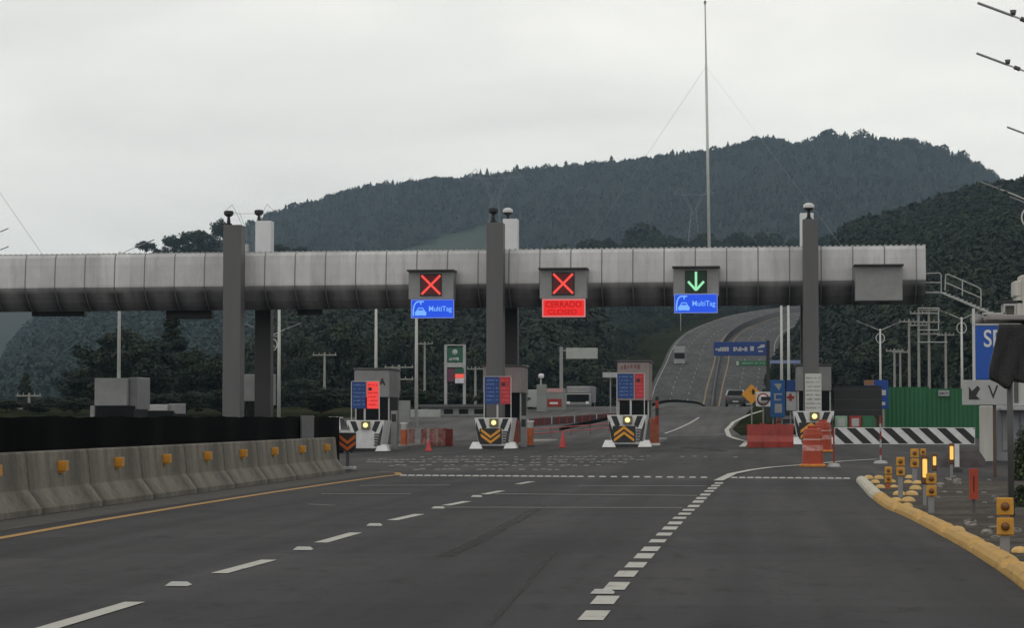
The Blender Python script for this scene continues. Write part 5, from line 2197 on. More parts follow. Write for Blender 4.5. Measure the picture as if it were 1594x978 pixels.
# office building at the right edge
Y = 70
q = bx(1572, 506, 1700, 668, Y)
z = Z(10, Y)
ob = thing("office_building", "pale office building with blue-grey shutters at the right edge", "building", (P(1560, 0, Y).x, Y, z))
x1 = q[1] + 6
MB().box(q[0], x1, Y, Y + 4.5, P(0, 634, Y).z, P(0, 512, Y).z, mat("building_pale", (.50, .50, .485), .7, .1, 1.0), .03).build("upper_wall", ob)
MB().box(q[0] + .1, q[0] + .22, Y - .04, Y - .002, P(0, 628, Y).z, P(0, 520, Y).z, M_DGREY).build("corner_trim", ob)
MB().box(q[0] - .3, x1 + .2, Y - .3, Y + 4.7, P(0, 640, Y).z, P(0, 634, Y).z - .003, M_OFFW, .02).build("ledge", ob)
xs0 = P(1548, 0, Y).x
MB().box(xs0, x1, Y + .3, Y + 4.4, z - .05, P(0, 640, Y).z - .003, M_WALL).build("lower_wall", ob)
for k in range(12):
    xx = xs0 + .15 + k * .26
    MB().box(xx, xx + .20, Y + .26, Y + .297, z + .3, P(0, 645, Y).z, M_WALL if k % 3 else M_GREY).build("shutter", ob)
a0 = bx(1526, 632, 1549, 704, Y)
MB().box(a0[0], a0[1], Y - .1, Y + .35, z - .05, a0[3], M_PILLAR, .03).build("pillar", ob)
MB().box(P(1532, 0, Y).x, x1, Y - .2, Y + 4.6, P(0, 505, Y + 0).z, P(0, 497, Y).z, mat("roof_slab", (.30, .27, .265), .8, .15, 1), .03).build("roof", ob)
# roof equipment
ry = Y + 3
def roofbox(px0, py0, px1, py1, m_, name):
    a_ = bx(px0, py0, px1, py1, ry)
    MB().box(a_[0], a_[1], ry, ry + 1.0, a_[2], a_[3], m_, .04).build(name, ob)
roofbox(1579, 437, 1591, 462, M_PILLAR, "tank_top")
roofbox(1582, 462, 1592, 500, M_PILLAR, "tank_post")
roofbox(1589, 428, 1620, 505, M_PILLAR, "roof_tower")
a_ = bx(1562, 473, 1582, 497, ry)
fr_ = MB()
for u0, v0, u1, v1 in [(1562, 473, 1582, 476), (1562, 494, 1582, 498), (1562, 476, 1565, 494), (1579, 476, 1582, 494)]:
    k_ = bx(u0, v0, u1, v1, ry)
    fr_.box(k_[0], k_[1], ry, ry + .7, k_[2], k_[3], M_OFFW)
fr_.build("fan_unit", ob)
k_ = bx(1565, 476, 1579, 494, ry)
MB().box(k_[0], k_[1], ry + .1, ry + .6, k_[2], k_[3], mat("olive_dark", (.09, .085, .06), .7)).build("fan_unit", ob)
k_ = bx(1553, 468, 1592, 472, ry)
MB().box(k_[0], k_[1], ry, ry + .5, k_[2], k_[3], M_BPAINT).build("beam", ob)
k_ = bx(1530, 487, 1566, 495, ry)
mb = MB().box(k_[0], k_[1], ry, ry + .3, k_[3] - .05, k_[3], M_GALV).box(k_[0], k_[1], ry, ry + .3, k_[2], k_[2] + .05, M_GALV)
for i in range(5):
    xx = k_[0] + (k_[1] - k_[0]) * i / 4
    mb.box(xx - .02, xx + .02, ry + .05, ry + .09, k_[2] + .05, k_[3] - .05, M_GALV)
mb.build("roof_rail", ob)
dc = P(1521, 499, Y + 1)
mb = MB()
mb.lathe(dc, [(.42, 0), (.40, .04)], M_GREY, 18)
dish = thing("satellite_dish", "grey round dish on the roof above the blue sign", "dish", dc)
vs = [(dc.x + .19 * math.cos(t_) * 1.0, dc.y - .02, dc.z + .17 * math.sin(t_)) for t_ in np.linspace(0, 2 * math.pi, 20)[:-1]]
mb = MB()
R_ = .20
mb.tube((dc.x, dc.y, dc.z), (dc.x, dc.y + .06, dc.z), R_, R_ * .9, M_GREY, 20)
mb.build("dish_plate", dish)
MB().tube((dc.x, dc.y + .1, P(0, 512, dc.y).z), (dc.x, dc.y + .1, dc.z), .02, .02, M_GALV, 8).build("stand", dish)

# loose stones on the verge
sr = random.Random(12)
for i in range(34):
    px, py = sr.uniform(1440, 1588), sr.uniform(742, 860)
    g = G(px, py)
    if g.x < kerb_x(g.y) + .45:
        continue
    ra = sr.uniform(.035, .10)
    vs = MB()
    vs.lathe(g, [(ra, -.01), (ra * .95, ra * .35), (ra * .6, ra * .62), (0, ra * .7)], mat("stone_pale", (.24, .22, .20), .95, .35, 6), 7)
    o = vs.build("loose_stone")
    for p_ in o.data.polygons:
        p_.use_smooth = False
    for v_ in o.data.vertices:
        v_.co.x += sr.uniform(-.2, .2) * ra
        v_.co.y += sr.uniform(-.3, .3) * ra
    tag(o, "small pale stone lying loose on the verge right of the kerb", "stone", "loose stones on the verge")

# greenery at the right edge
def bush(px, py, wpx, hpx, label, n=1400):
    g = G(px, py)
    w = wpx * g.y / F / 2
    h = hpx * g.y / F
    rr = np.random.default_rng(int(px))
    V, Fq, Mi = [], [], []
    for i in range(n):
        d = rr.normal(size=3)
        d /= np.linalg.norm(d)
        q_ = rr.random() ** .4
        p_ = np.array([d[0] * w * q_, d[1] * w * q_, abs(d[2]) * h * q_])
        a_ = rr.normal(size=3)
        a_ /= np.linalg.norm(a_)
        b_ = np.cross(a_, d)
        b_ /= np.linalg.norm(b_) + 1e-6
        L_ = rr.uniform(.02, .05)
        k_ = len(V)
        V += [p_ - a_ * L_, p_ + b_ * L_ * .5, p_ + a_ * L_, p_ - b_ * L_ * .5]
        Fq.append((k_, k_ + 1, k_ + 2, k_ + 3))
        Mi.append(rr.integers(3))
    r_ = thing("garden_shrub", label, "shrub", g)
    link("foliage", np_mesh("foliage", np.array(V), np.array(Fq), [GREEN_M, GREEN_L, mat("leaf_bright", (.075, .10, .03), .7, .3, 2)], np.array(Mi)), r_)


bush(1594, 748, 40, 84, "leafy green shrub at the right edge behind the dark pole", 2600)
bush(1592, 790, 34, 34, "low green shrub at the right edge below the taller one")

# ------------------------------------------------------------------ lamp posts
LH = 8.7


def lamp_post(loc, label, H=8.2, arm=1.75, ring=True, sides=(-1, 1)):
    x, y, z = loc
    r_ = thing("street_lamp", label, "street lamp", loc, "tall white street lamps")
    MB().tube((x, y, z - .1), (x, y, z + H), .11, .065, M_POLE, 12).build("pole", r_)
    for s_ in sides:
        pts = [Vector((x, y, z + H - .15)), Vector((x + s_ * arm * .35, y, z + H + .13)), Vector((x + s_ * arm, y, z + H + .58))]
        a = MB().path(pts, .022, M_POLE, 8).build("lamp_arm", r_)
        hd = MB()
        p0 = pts[1] + (pts[2] - pts[1]) * .45
        hd.path([p0, pts[2] + (pts[2] - p0) * .15], .028, M_GREY, 8)
        c = p0 + Vector((0, 0, .12))
        hd.tube(c - Vector((s_ * .0, 0, .1)), c + Vector((0, 0, .0)), .05, .07, M_DGREY, 10)
        hd.tube(pts[1] + (pts[2] - pts[1]) * .2, pts[1] + (pts[2] - pts[1]) * .32, .05, .05, M_DGREY, 8)
        hd.build("lamp_head", a)
    if ring:
        mb = MB()
        for k in range(14):
            a0_, a1_ = 2 * math.pi * k / 14, 2 * math.pi * (k + 1) / 14
            c = Vector((x, y, z + H - .75))
            mb.tube(c + Vector((.33 * math.cos(a0_), 0, .38 * math.sin(a0_))), c + Vector((.33 * math.cos(a1_), 0, .38 * math.sin(a1_))), .03, .03, M_POLE, 6)
        mb.build("ring", r_)
    return r_


def at(px, Y):
    x = P(px, 650, Y).x
    return Vector((x, Y, Z(x, Y)))


L1 = lamp_post(at(1371, 193), "street lamp with a ring below its twin arms, behind the black board", H=P(0, 517, 193).z - Z(11, 193))
for px, Y, ptop, lb in [
    (1498, 168, 500, "street lamp with a ring left of the bright blue sign"),
    (1670, 50, 74, "street lamp whose dark arm reaches in at the top right corner"), (1650, 57, 144, "street lamp whose arm reaches in below the top right corner"),
    (1671, 72, 247, "street lamp whose short arm tip shows over the mountain end at right"), (1607, 92, 322, "street lamp whose arm crosses the right hill near the edge"),
    (1647, 99, 343, "street lamp whose arm tip is lowest at the right edge"),
    (-46, 116, 375, "street lamp whose arm tip shows above the roof at the left edge"), (-42, 124, 402, "street lamp whose arm tip just clears the roof at the left edge"),
    (184.5, 124, 393, "white street lamp above the boxy toll hut with an arm over the roof"), (434, 131, 432, "white street lamp, thicker of the pair right of the left columns"),
    (423, 150, 520, "thin street lamp left of the thicker one by the left columns"), (585, 139, 440, "white street lamp above the booth lettered A"), (648, 132, 435, "white street lamp below the left blue lit sign"),
    (1217, 150, 445, "white street lamp, left of the twin pair by the right column"), (1228, 147, 440, "white street lamp, right of the twin pair by the right column"),
    (1060, 700, 489, "thin street lamp below the right blue lit sign")]:
    l = at(px, Y)
    if px == 1060:
        l.z = P(1060, 527, Y).z
    lamp_post(l, lb, H=P(0, ptop, Y).z - l.z, sides=(1,) if px == 184.5 else (-1, 1))


# ------------------------------------------------------------------ utility poles
def util_pole(px, ptop, Y, arms, label, wpx=46, m_=M_WOODP):
    l = at(px, Y)
    zt = P(px, ptop, Y).z
    r_ = thing("utility_pole", label, "utility pole", l, "utility poles with crossarms")
    MB().tube(l - Vector((0, 0, .2)), (l.x, l.y, zt), .15, .10, m_, 8).build("pole", r_)
    hw = wpx * Y / F / 2
    for k in range(arms):
        zz = zt - .25 - 1.1 * k
        a = MB().box(l.x - hw, l.x + hw, Y - .12, Y - .02, zz - .06, zz + .06, M_WOODP).build("crossarm", r_)
        for fx in (-.92, -.45, .45, .92):
            MB().tube((l.x + hw * fx, Y - .07, zz + .06), (l.x + hw * fx, Y - .07, zz + .26), .05, .035, M_WOODP, 6).build("insulator", a)


for a in [(45, 612, 200, 2, "utility pole with two crossarms at the far left", 40), (505, 549, 230, 1, "utility pole with one crossarm right of the tall white pair", 38), (421, 520, 240, 2, "utility pole beside the thin lamp by the left columns", 24),
          (621, 568, 220, 2, "utility pole with crossarms right of the booth lettered A", 46), (661, 532, 260, 1, "utility pole right of the lamp below the left blue lit sign", 26), (740, 571, 250, 1, "utility pole between the fuel price sign and the middle column", 26),
          (1393, 543, 250, 1, "shortest left utility pole behind the green fence", 26), (1402, 545, 262, 1, "short utility pole, second behind the green fence", 24), (1416, 497, 230, 1, "tall utility pole, third behind the green fence", 30),
          (1431, 484, 225, 2, "utility pole at the left of the tallest pair", 26), (1447, 479, 225, 3, "tallest utility pole with the most crossarms", 34), (1473, 518, 240, 1, "lone thin utility pole right of the tallest pair", 26)]:
    util_pole(a[0], a[1], a[2], a[3], a[4], a[5])
# ladder frame between the two tallest
Y = 225
mb = MB()
M_STEEL = M_GALV
fr = thing("pole_platform", "steel frame between the two tallest utility poles", "frame", P(1439, 520, Y))
for py in (480, 488, 514, 533):
    a_, b_ = P(1430, py, Y - .2), P(1461 if py != 533 else 1475, py, Y - .2)
    mb.tube(a_, b_, .05, .05, M_GALV, 6)
mb.tube(P(1461, 480, Y - .2), P(1461, 514, Y - .2), .05, .05, M_GALV, 6)
mb.build("crossbeam", fr)

# ------------------------------------------------------------------ road signs beyond the booths
Y = 165
q = bx(1111, 532.5, 1193.5, 554, Y)
os_ = thing("overhead_sign", "blue overhead road sign with white lettering on a dark side post", "road sign", at(1193, Y))
pn = MB().box(q[0], q[1], Y, Y + .1, q[2], q[3], M_BLUE, .02).build("panel", os_)
mb = MB()
h, w = q[3] - q[2], q[1] - q[0]
strokes(mb, q[0] + .035 * w, q[0] + .33 * w, q[2] + .32 * h, q[2] + .62 * h, Y - .004, M_OFFW, 5, .12)
strokes(mb, q[0] + .37 * w, q[0] + .64 * w, q[2] + .32 * h, q[2] + .62 * h, Y - .004, M_OFFW, 6, .12)
mb.box(q[0] + .69 * w, q[0] + .76 * w, Y - .014, Y - .004, q[2] + .35 * h, q[2] + .68 * h, M_OFFW)
mb.prism_y([(q[0] + .81 * w, q[2] + .52 * h), (q[0] + .965 * w, q[2] + .6 * h), (q[0] + .965 * w, q[2] + .8 * h), (q[0] + .90 * w, q[2] + .8 * h)], Y - .014, Y - .004, M_OFFW)
mb.box(q[0] + .84 * w, q[0] + .93 * w, Y - .014, Y - .004, q[2] + .26 * h, q[2] + .38 * h, M_OFFW)
mb.build("lettering", pn)
xp = P(1193, 0, Y).x
MB().box(xp - .12, xp + .12, Y + .105, Y + .35, Z(0, Y) - .1, q[3] + .1, M_BPAINT).build("post", os_)
q = bx(1146, 562, 1193, 569.5, Y)
gs = MB().box(q[0], q[1], Y, Y + .1, q[2], q[3], M_GREENS, .02).build("lower_panel", os_)
mb = MB()
w, h = q[1] - q[0], q[3] - q[2]
strokes(mb, q[0] + .16 * w, q[0] + .55 * w, q[2] + .3 * h, q[2] + .68 * h, Y - .004, mat("pale_green_text", (.2, .36, .26), .6), 8, .2)
strokes(mb, q[0] + .62 * w, q[0] + .95 * w, q[2] + .3 * h, q[2] + .68 * h, Y - .004, MATS["pale_green_text"], 9, .2)
mb.box(q[0] + .0 * w, q[0] + .09 * w, Y - .014, Y - .004, q[2] + .1 * h, q[2] + .9 * h, M_OFFW)
mb.build("lettering", gs)
a_ = bx(1200, 561, 1247, 566, Y)
MB().box(xp, a_[1], Y + .12, Y + .3, a_[2], a_[3], mat("arm_pale_blue", (.18, .24, .42), .5)).build("side_arm", os_)

Y = 140
c = P(1170, 614, Y)
dm = thing("diamond_sign", "orange diamond warning sign beside the round prohibition sign", "road sign", at(1170, Y))
s_ = 12.5 * Y / F * 1.25
MB().prism_y([(c.x, c.z - s_), (c.x + s_, c.z), (c.x, c.z + s_), (c.x - s_, c.z)], Y, Y + .04, M_CHEV).build("panel", dm)
MB().prism_y([(c.x + .03, c.z - .02), (c.x + .16, c.z - .02), (c.x + .2, c.z + .2), (c.x + .1, c.z + .32), (c.x, c.z + .2)], Y - .01, Y - .002, M_BPAINT).build("symbol", dm)
MB().box(c.x - .04, c.x + .04, Y + .045, Y + .1, Z(0, Y), c.z, M_GREY).build("post", dm)
Y = 132
c = P(1188, 622, Y)
rs = thing("prohibition_sign", "round red and white prohibition sign on a white plate", "road sign", at(1188, Y))
hw = .40
MB().box(c.x - hw, c.x + hw, Y, Y + .04, c.z - hw, c.z + hw, M_WHITE, .02).build("plate", rs)
MB().tube((c.x, Y - .002, c.z), (c.x, Y - .02, c.z), .34, .34, M_RED, 24).tube((c.x, Y - .0215, c.z), (c.x, Y - .028, c.z), .26, .26, M_WHITE, 24).build("ring", rs)
MB().box(c.x - .12, c.x + .42, Y - .05, Y - .03, c.z - .06, c.z + .14, M_BPAINT).build("symbol", rs)
MB().box(c.x - .04, c.x + .04, Y + .045, Y + .1, Z(0, Y), c.z, M_GREY).build("post", rs)
Y = 126
q = bx(1199, 592, 1222, 650, Y)
bl_ = thing("blue_sign", "narrow upright blue sign with white markings left of the right gantry column", "sign", ((q[0] + q[1]) / 2, Y, Z(2, Y)))
MB().box(q[0], q[1], Y, Y + .1, q[2], q[3], mat("sign_mid_blue", (.02, .12, .36), .5), .02).build("panel", bl_)
mb = MB()
w, h = q[1] - q[0], q[3] - q[2]
mb.prism_y([(q[0] + .25 * w, q[2] + .9 * h), (q[0] + .8 * w, q[2] + .9 * h), (q[0] + .6 * w, q[2] + .72 * h)], Y - .012, Y - .002, M_OFFW)
mb.box(q[0] + .25 * w, q[0] + .8 * w, Y - .012, Y - .002, q[2] + .60 * h, q[2] + .64 * h, M_OFFW).box(q[0] + .25 * w, q[0] + .38 * w, Y - .012, Y - .002, q[2] + .45 * h, q[2] + .60 * h, M_OFFW)
mb.box(q[0] + .38 * w, q[0] + .75 * w, Y - .012, Y - .002, q[2] + .45 * h, q[2] + .49 * h, M_OFFW).box(q[0] + .3 * w, q[0] + .8 * w, Y - .012, Y - .002, q[2] + .12 * h, q[2] + .36 * h, M_OFFW)
mb.build("symbol", bl_)
for xx in (q[0] + .1, q[1] - .2):
    MB().box(xx, xx + .08, Y + .105, Y + .2, Z(2, Y) - .05, q[3] - .1, M_GREY).build("post", bl_)
Y = 133
q = bx(1224, 598, 1240, 640, Y)
rc = thing("first_aid_sign", "white panel with a red cross behind the narrow blue sign", "sign", ((q[0] + q[1]) / 2, Y, Z(2, Y)))
MB().box(q[0], q[1], Y, Y + .08, P(0, 640, Y).z, P(0, 612, Y).z, M_OFFW, .01).build("panel", rc)
MB().box(q[0], q[1], Y, Y + .08, P(0, 611.5, Y).z, P(0, 594, Y).z, M_BLUE, .01).build("blue_panel", rc)
cx, cz = (q[0] + q[1]) / 2 - .05, P(0, 620, Y).z
MB().box(cx - .2, cx + .2, Y - .012, Y - .002, cz - .07, cz + .07, M_RED).box(cx - .07, cx + .07, Y - .0135, Y - .0025, cz - .2, cz + .2, M_RED).build("red_cross", rc)
MB().box(cx - .04, cx + .04, Y + .085, Y + .15, Z(2, Y) - .05, cz, M_GREY).build("post", rc)

# fuel station things
Y = 215
q = bx(691.5, 537.5, 724.5, 600, Y)
ft = thing("fuel_price_sign", "tall white framed fuel sign with a green top and red panels", "sign", at(708, Y))
fw = MB()
for x0 in (691.5, 720.5):
    a_ = bx(x0, 537, x0 + 4, 650, Y)
    MB().box(a_[0], a_[1], Y, Y + .4, Z(0, Y) - .1, a_[3], M_OFFW, .02).build("post", ft)
MB().box(q[0], q[1], Y - .02, Y + .38, P(0, 540.5, Y).z, q[3] + .05, M_OFFW).build("frame", ft)
a_ = bx(695.5, 541, 720.5, 564, Y)
gp_ = MB().box(a_[0], a_[1], Y + .05, Y + .3, a_[2], a_[3], mat("fuel_green", (.012, .10, .065), .5)).build("green_panel", ft)
mb = MB()
mb.tube(((a_[0] + a_[1]) / 2, Y + .045, a_[2] + .9), ((a_[0] + a_[1]) / 2, Y + .02, a_[2] + .9), .26, .22, M_GALV, 14)
strokes(mb, a_[0] + .2, a_[1] - .2, a_[2] + .15, a_[2] + .42, Y + .045, M_GALV, 3, .15)
mb.build("symbol", gp_)
a_ = bx(695.5, 565, 720.5, 572, Y)
MB().box(a_[0], a_[1], Y + .05, Y + .3, a_[2], a_[3], M_OFFW).build("middle_panel", ft)
a_ = bx(696, 574, 708, 594, Y)
MB().box(a_[0], a_[1], Y + .05, Y + .3, a_[2], a_[3], mat("maroon_panel", (.12, .03, .06), .5)).build("maroon_panel", ft)
for (y0, y1, mm, nm) in [(574, 582, mat("fuel_green", (0, 0, 0)), "green_price"), (582.4, 589, mat("price_red_lit", (0, 0, 0), emit=(.70, .09, .06), estr=1.0), "red_price"), (589.4, 597, mat("price_white", (.66, .64, .72), .5), "white_price")]:
    a_ = bx(708.5, y0, 722, y1, Y - .1)
    MB().box(a_[0], a_[1], Y - .1, Y + .28, a_[2], a_[3], mm).build(nm, ft)
Y = 205
q = bx(881, 542, 930, 559, Y)
sb = thing("station_sign", "pale flat sign on a tall post behind the fuel station", "sign", at(873, Y))
MB().box(q[0], q[1], Y, Y + .4, q[2], q[3], mat("station_pale", (.36, .38, .36), .6, .12, 1), .03).build("panel", sb)
mb = MB().box(P(870.5, 0, Y).x, P(875.5, 0, Y).x, Y, Y + .3, Z(0, Y) - .1, q[3] + .1, M_GREY)
mb.build("post", sb)
MB().box(P(875.6, 0, Y).x, q[0] - .01, Y + .1, Y + .2, q[3] - .3, q[3] - .15, M_GREY).build("arm", sb)
a_ = bx(938, 580, 962, 588, 190)
s2 = thing("station_sign", "small pale sign left of the open lane booth", "sign", at(950, 190))
MB().box(a_[0], a_[1], 190, 190.15, a_[2], a_[3], M_OFFW).build("panel", s2)
MB().box((a_[0] + a_[1]) / 2 - .05, (a_[0] + a_[1]) / 2 + .05, 190.16, 190.25, Z(-10, 190), a_[3], M_GREY).build("post", s2)
# low service building at left of centre
Y = 180
q = bx(655, 630, 752, 652, Y)
lb_ = thing("service_building", "long low grey service building left of the middle booth", "building", ((q[0] + q[1]) / 2, Y, Z(-20, Y)))
MB().box(q[0], q[1], Y, Y + 8, Z(-20, Y) - .2, q[3] - .2, M_ORWALL, .03).build("wall", lb_)
MB().box(q[0] - .3, q[1] + .3, Y - .3, Y + 8.3, q[3] - .198, q[3], M_DGREY).build("roof", lb_)
for k in range(4):
    xx = q[0] + .6 + k * 1.15
    MB().box(xx, xx + .7, Y - .03, Y - .003, q[2] + .35, q[3] - .35, M_GLASS).build("window", lb_)
q = bx(600, 625, 640, 645, 168)
sg = thing("lane_board", "pale grey board right of the booth lettered A", "board", ((q[0] + q[1]) / 2, 168, Z(-25, 168)))
a_ = bx(618, 624, 638, 652, 168)
MB().box(a_[0], a_[1], 168, 168.3, Z(-25, 168), a_[3], M_ORWALL, .02).build("panel", sg)
a_ = bx(638.5, 638, 685, 650, 168)
MB().box(a_[0], a_[1], 168.02, 168.3, a_[2], a_[3], mat("board_pale", (.34, .36, .34), .6), .02).build("side_panel", sg)

# red and white strip fence and pale wall left of the open lane
Y0 = 132
a0, a1 = G(822, 664), G(962, 654)
rw = thing("median_fence", "long low dark red fence with pale marks left of the open lane", "fence", (a0.x, a0.y, Z(a0.x, a0.y)))
n = 12
mb = MB()
vs = []
for i in range(n + 1):
    t_ = i / n
    x, y = a0.x + (a1.x - a0.x) * t_, a0.y + (a1.y - a0.y) * t_
    z = Z(x, y)
    vs.append((x, y, z))
for i in range(n):
    p0, p1 = Vector(vs[i]), Vector(vs[i + 1])
    mb.add([p0, p1, p1 + Vector((0, 0, .48)), p0 + Vector((0, 0, .48)), p0 + Vector((0, .08, 0)), p1 + Vector((0, .08, 0)), p1 + Vector((0, .08, .48)), p0 + Vector((0, .08, .48))],
           [(0, 1, 2, 3), (5, 4, 7, 6), (3, 2, 6, 7)], mat("fence_maroon", (.07, .018, .022), .7, .4, 2))
mb.build("panel", rw)
for i in range(n + 1):
    p0 = Vector(vs[i])
    MB().box(p0.x - .05, p0.x + .05, p0.y - .06, p0.y - .01, p0.z, p0.z + .52, M_RED if i % 3 else M_OFFW).build("post", rw)
# tape barrier in front
a0, a1 = G(825, 684), G(948, 674)
tp_ = thing("tape_barrier", "red tape strung between thin stakes behind the lone cone", "barrier", a0)
mb = MB()
for z_ in (.3, .55):
    mb.tube(a0 + Vector((0, 0, z_)), a1 + Vector((0, 0, z_)), .03, .03, mat("tape_red", (.40, .05, .05), .5, .4, 2), 6)
mb.build("tape", tp_)
for i in range(5):
    p0 = a0 + (a1 - a0) * (i / 4)
    MB().tube((p0.x, p0.y, Z(p0.x, p0.y) - .05), (p0.x, p0.y, p0.z + .6), .025, .025, M_RED, 6).build("stake", tp_)
# black median screen running over the crest
pts = [P(872, 664, 150), P(960, 652, 172), P(1020, 636, 200), P(1042, 630, 215), P(1062, 626, 228), P(1088, 632, 250), P(1110, 640, 280), P(1125, 644, 320)]
ms = thing("median_screen", "black median screen running over the crest to the climbing road", "fence", (pts[0].x, pts[0].y, Z(pts[0].x, pts[0].y)))
mb, mb2 = MB(), MB()
for p0, p1 in zip(pts[:-1], pts[1:]):
    n = 6
    for i in range(n):
        u, v = p0 + (p1 - p0) * (i / n), p0 + (p1 - p0) * ((i + 1) / n)
        zu, zv = Z(u.x, u.y), Z(v.x, v.y)
        hm0 = .30 + .30 * ss((u.y - 165) / 50)
        hm1 = .30 + .30 * ss((v.y - 165) / 50)
        for (l0, l1, h0, h1, tgt, m_) in ((-.3, -.3, hm0 - .22, hm1 - .22, mb2, M_ORWALL), (hm0 - .215, hm1 - .215, hm0 + .02, hm1 + .02, mb, M_MESH)):
            tgt.add([(u.x, u.y, zu + l0), (v.x, v.y, zv + l1), (v.x, v.y, zv + h1), (u.x, u.y, zu + h0), (u.x + .1, u.y, zu + l0), (v.x + .1, v.y, zv + l1), (v.x + .1, v.y, zv + h1), (u.x + .1, u.y, zu + h0)],
                    [(3, 2, 1, 0), (4, 5, 6, 7), (3, 7, 6, 2)], m_)
mb2.build("concrete_base", ms)
mb.build("mesh_panel", ms)
for p0 in pts:
    MB().box(p0.x - .05, p0.x + .05, p0.y - .05, p0.y + .05, Z(p0.x, p0.y), Z(p0.x, p0.y) + .35, M_BPAINT).build("post", ms)
# far median barrier on the climb
mb = MB()
fm = thing("median_barrier", "long dark median barrier between the climbing carriageways", "barrier", (FXC[0], 420, FZ[0]))
y = 420
while y < 1030:
    e = y + 8
    A = [catmull(FY, FXC, y), y, catmull(FY, FZ, y)]
    B = [catmull(FY, FXC, e), e, catmull(FY, FZ, e)]
    hgt = .9 if y < 600 else 1.5
    mb.add([(A[0] - .3, A[1], A[2]), (B[0] - .3, B[1], B[2]), (B[0] - .1, B[1], B[2] + hgt), (A[0] - .1, A[1], A[2] + hgt), (A[0] + .3, A[1], A[2]), (B[0] + .3, B[1], B[2]), (B[0] + .1, B[1], B[2] + hgt), (A[0] + .1, A[1], A[2] + hgt)],
           [(0, 1, 2, 3)[::-1], (4, 5, 6, 7), (3, 2, 6, 7)[::-1]], mat("median_near", (.13, .125, .125), .9, .2, .3) if y < 600 else M_BPAINT)
    y = e
mb.build("barrier_body", fm)

# ------------------------------------------------------------------ vehicles
def wheels(r_, xs, ys, z, R_, w=.22):
    for x in xs:
        for y in ys:
            t_ = MB().tube((x - w / 2, y, z + R_), (x + w / 2, y, z + R_), R_, R_, M_RUBBER, 16).build("wheel", r_)
            MB().tube((x - w / 2 - .01, y, z + R_), (x + w / 2 + .01, y, z + R_), R_ * .55, R_ * .55, M_GALV, 12).build("rim", t_)


def car(loc, label, body, W_=1.75, Lc=4.3, H=1.45, name="parked_car", rear=True, roofm=None):
    roofm = roofm or body
    x, y, z = loc
    r_ = thing(name, label, "car", loc)
    h = W_ / 2
    # lofted body: stations along y with (half width low, half width high, z low, z high)
    st = [(0, .80, .62, .42, .80), (.12, .97, .90, .30, .98), (.9, 1.0, .95, .26, 1.0), (2.9, 1.0, .95, .26, .98), (3.9, .97, .86, .28, .86), (4.3, .84, .66, .40, .70)]
    mb = MB()
    vs = []
    for yy, a, b_, z0, z1 in st:
        yy = yy * Lc / 4.3
        zm = (z0 + z1) / 2
        vs += [(x - h * a * .92, y + yy, z + z0), (x - h * a, y + yy, z + zm), (x - h * b_, y + yy, z + z1), (x + h * b_, y + yy, z + z1), (x + h * a, y + yy, z + zm), (x + h * a * .92, y + yy, z + z0)]
    fs = []
    for i in range(len(st) - 1):
        for j in range(6):
            k_ = (j + 1) % 6
            fs.append((i * 6 + j, i * 6 + k_, (i + 1) * 6 + k_, (i + 1) * 6 + j)[::-1])
    fs += [tuple(range(6))[::-1], tuple(range(30, 36))]
    mb.add(vs, fs, body)
    bd = mb.build("body", r_)
    mb = MB()
    vs = []
    for yy, a, z1 in [(.35, .90, .97), (.95, .72, H), (2.3, .72, H - .02), (3.1, .88, .96)]:
        vs += [(x - h * a, y + yy, z + z1), (x + h * a, y + yy, z + z1)]
    lo = [(x - h * .92, y + .35, z + .96), (x + h * .92, y + .35, z + .96), (x + h * .92, y + 3.1, z + .96), (x - h * .92, y + 3.1, z + .96)]
    mb.add(vs + lo, [(0, 1, 3, 2), (4, 5, 7, 6), (0, 2, 4, 6, 11, 8)[::-1], (1, 3, 5, 7, 10, 9)], M_GLASS)
    gh = mb.build("window", r_)
    MB().add([vs[2], vs[3], vs[5], vs[4]] + [tuple(Vector(v) + Vector((0, 0, .05))) for v in (vs[2], vs[3], vs[5], vs[4])], [(4, 5, 6, 7), (0, 1, 5, 4), (1, 2, 6, 5), (2, 3, 7, 6), (3, 0, 4, 7)], roofm).build("roof", r_)
    mb = MB()
    for s_ in (-1, 1):
        mb.tube(Vector(vs[0] if s_ < 0 else vs[1]), Vector(vs[2] if s_ < 0 else vs[3]), .07, .07, roofm, 6)
    mb.build("pillar", r_)
    for s_ in (-1, 1):
        MB().box(x + s_ * h * .78 - .13, x + s_ * h * .78 + .13, y - .02 + .06, y + .16, z + .62, z + .84, mat("tail_red", (.22, .02, .02), .3) if rear else M_WHITE, .02).build("tail_light" if rear else "headlight", r_)
    MB().box(x - h * .84, x + h * .84, y - .06, y + .14, z + .28, z + .58, M_BPAINT, .04).build("bumper", r_)
    MB().box(x - .25, x + .25, y - .075, y - .062, z + .40, z + .52, M_OFFW).build("number_plate", r_)
    wheels(r_, (x - h * .86, x + h * .86), (y + .8, y + 3.4), z, .31)
    return r_


M_SILVER = mat("car_silver", (.42, .43, .44), .35, .06, 1, metal=.3)
l = at(1145, 214)
car(l, "dark car with a pale roof driving away on the road crest", mat("car_grey", (.045, .047, .052), .35), W_=1.85, name="driving_car", roofm=M_SILVER)
l = at(1166, 232)
l.z -= .2
car(l, "dark car mostly hidden right of the pale roofed car", mat("car_dark", (.02, .02, .024), .3), W_=1.7, name="driving_car")
l = at(540, 106)
car(l + Vector((-.5, -4, 0)), "white car partly hidden between the barrier end and the left crash cushion", M_WHITE, W_=1.75, H=1.52, name="white_car", rear=False)
l = at(1232, 140)
car(l, "dark car behind the right red barrier beside the gantry column", mat("car_dark", (.02, .02, .024), .3), name="parked_car")


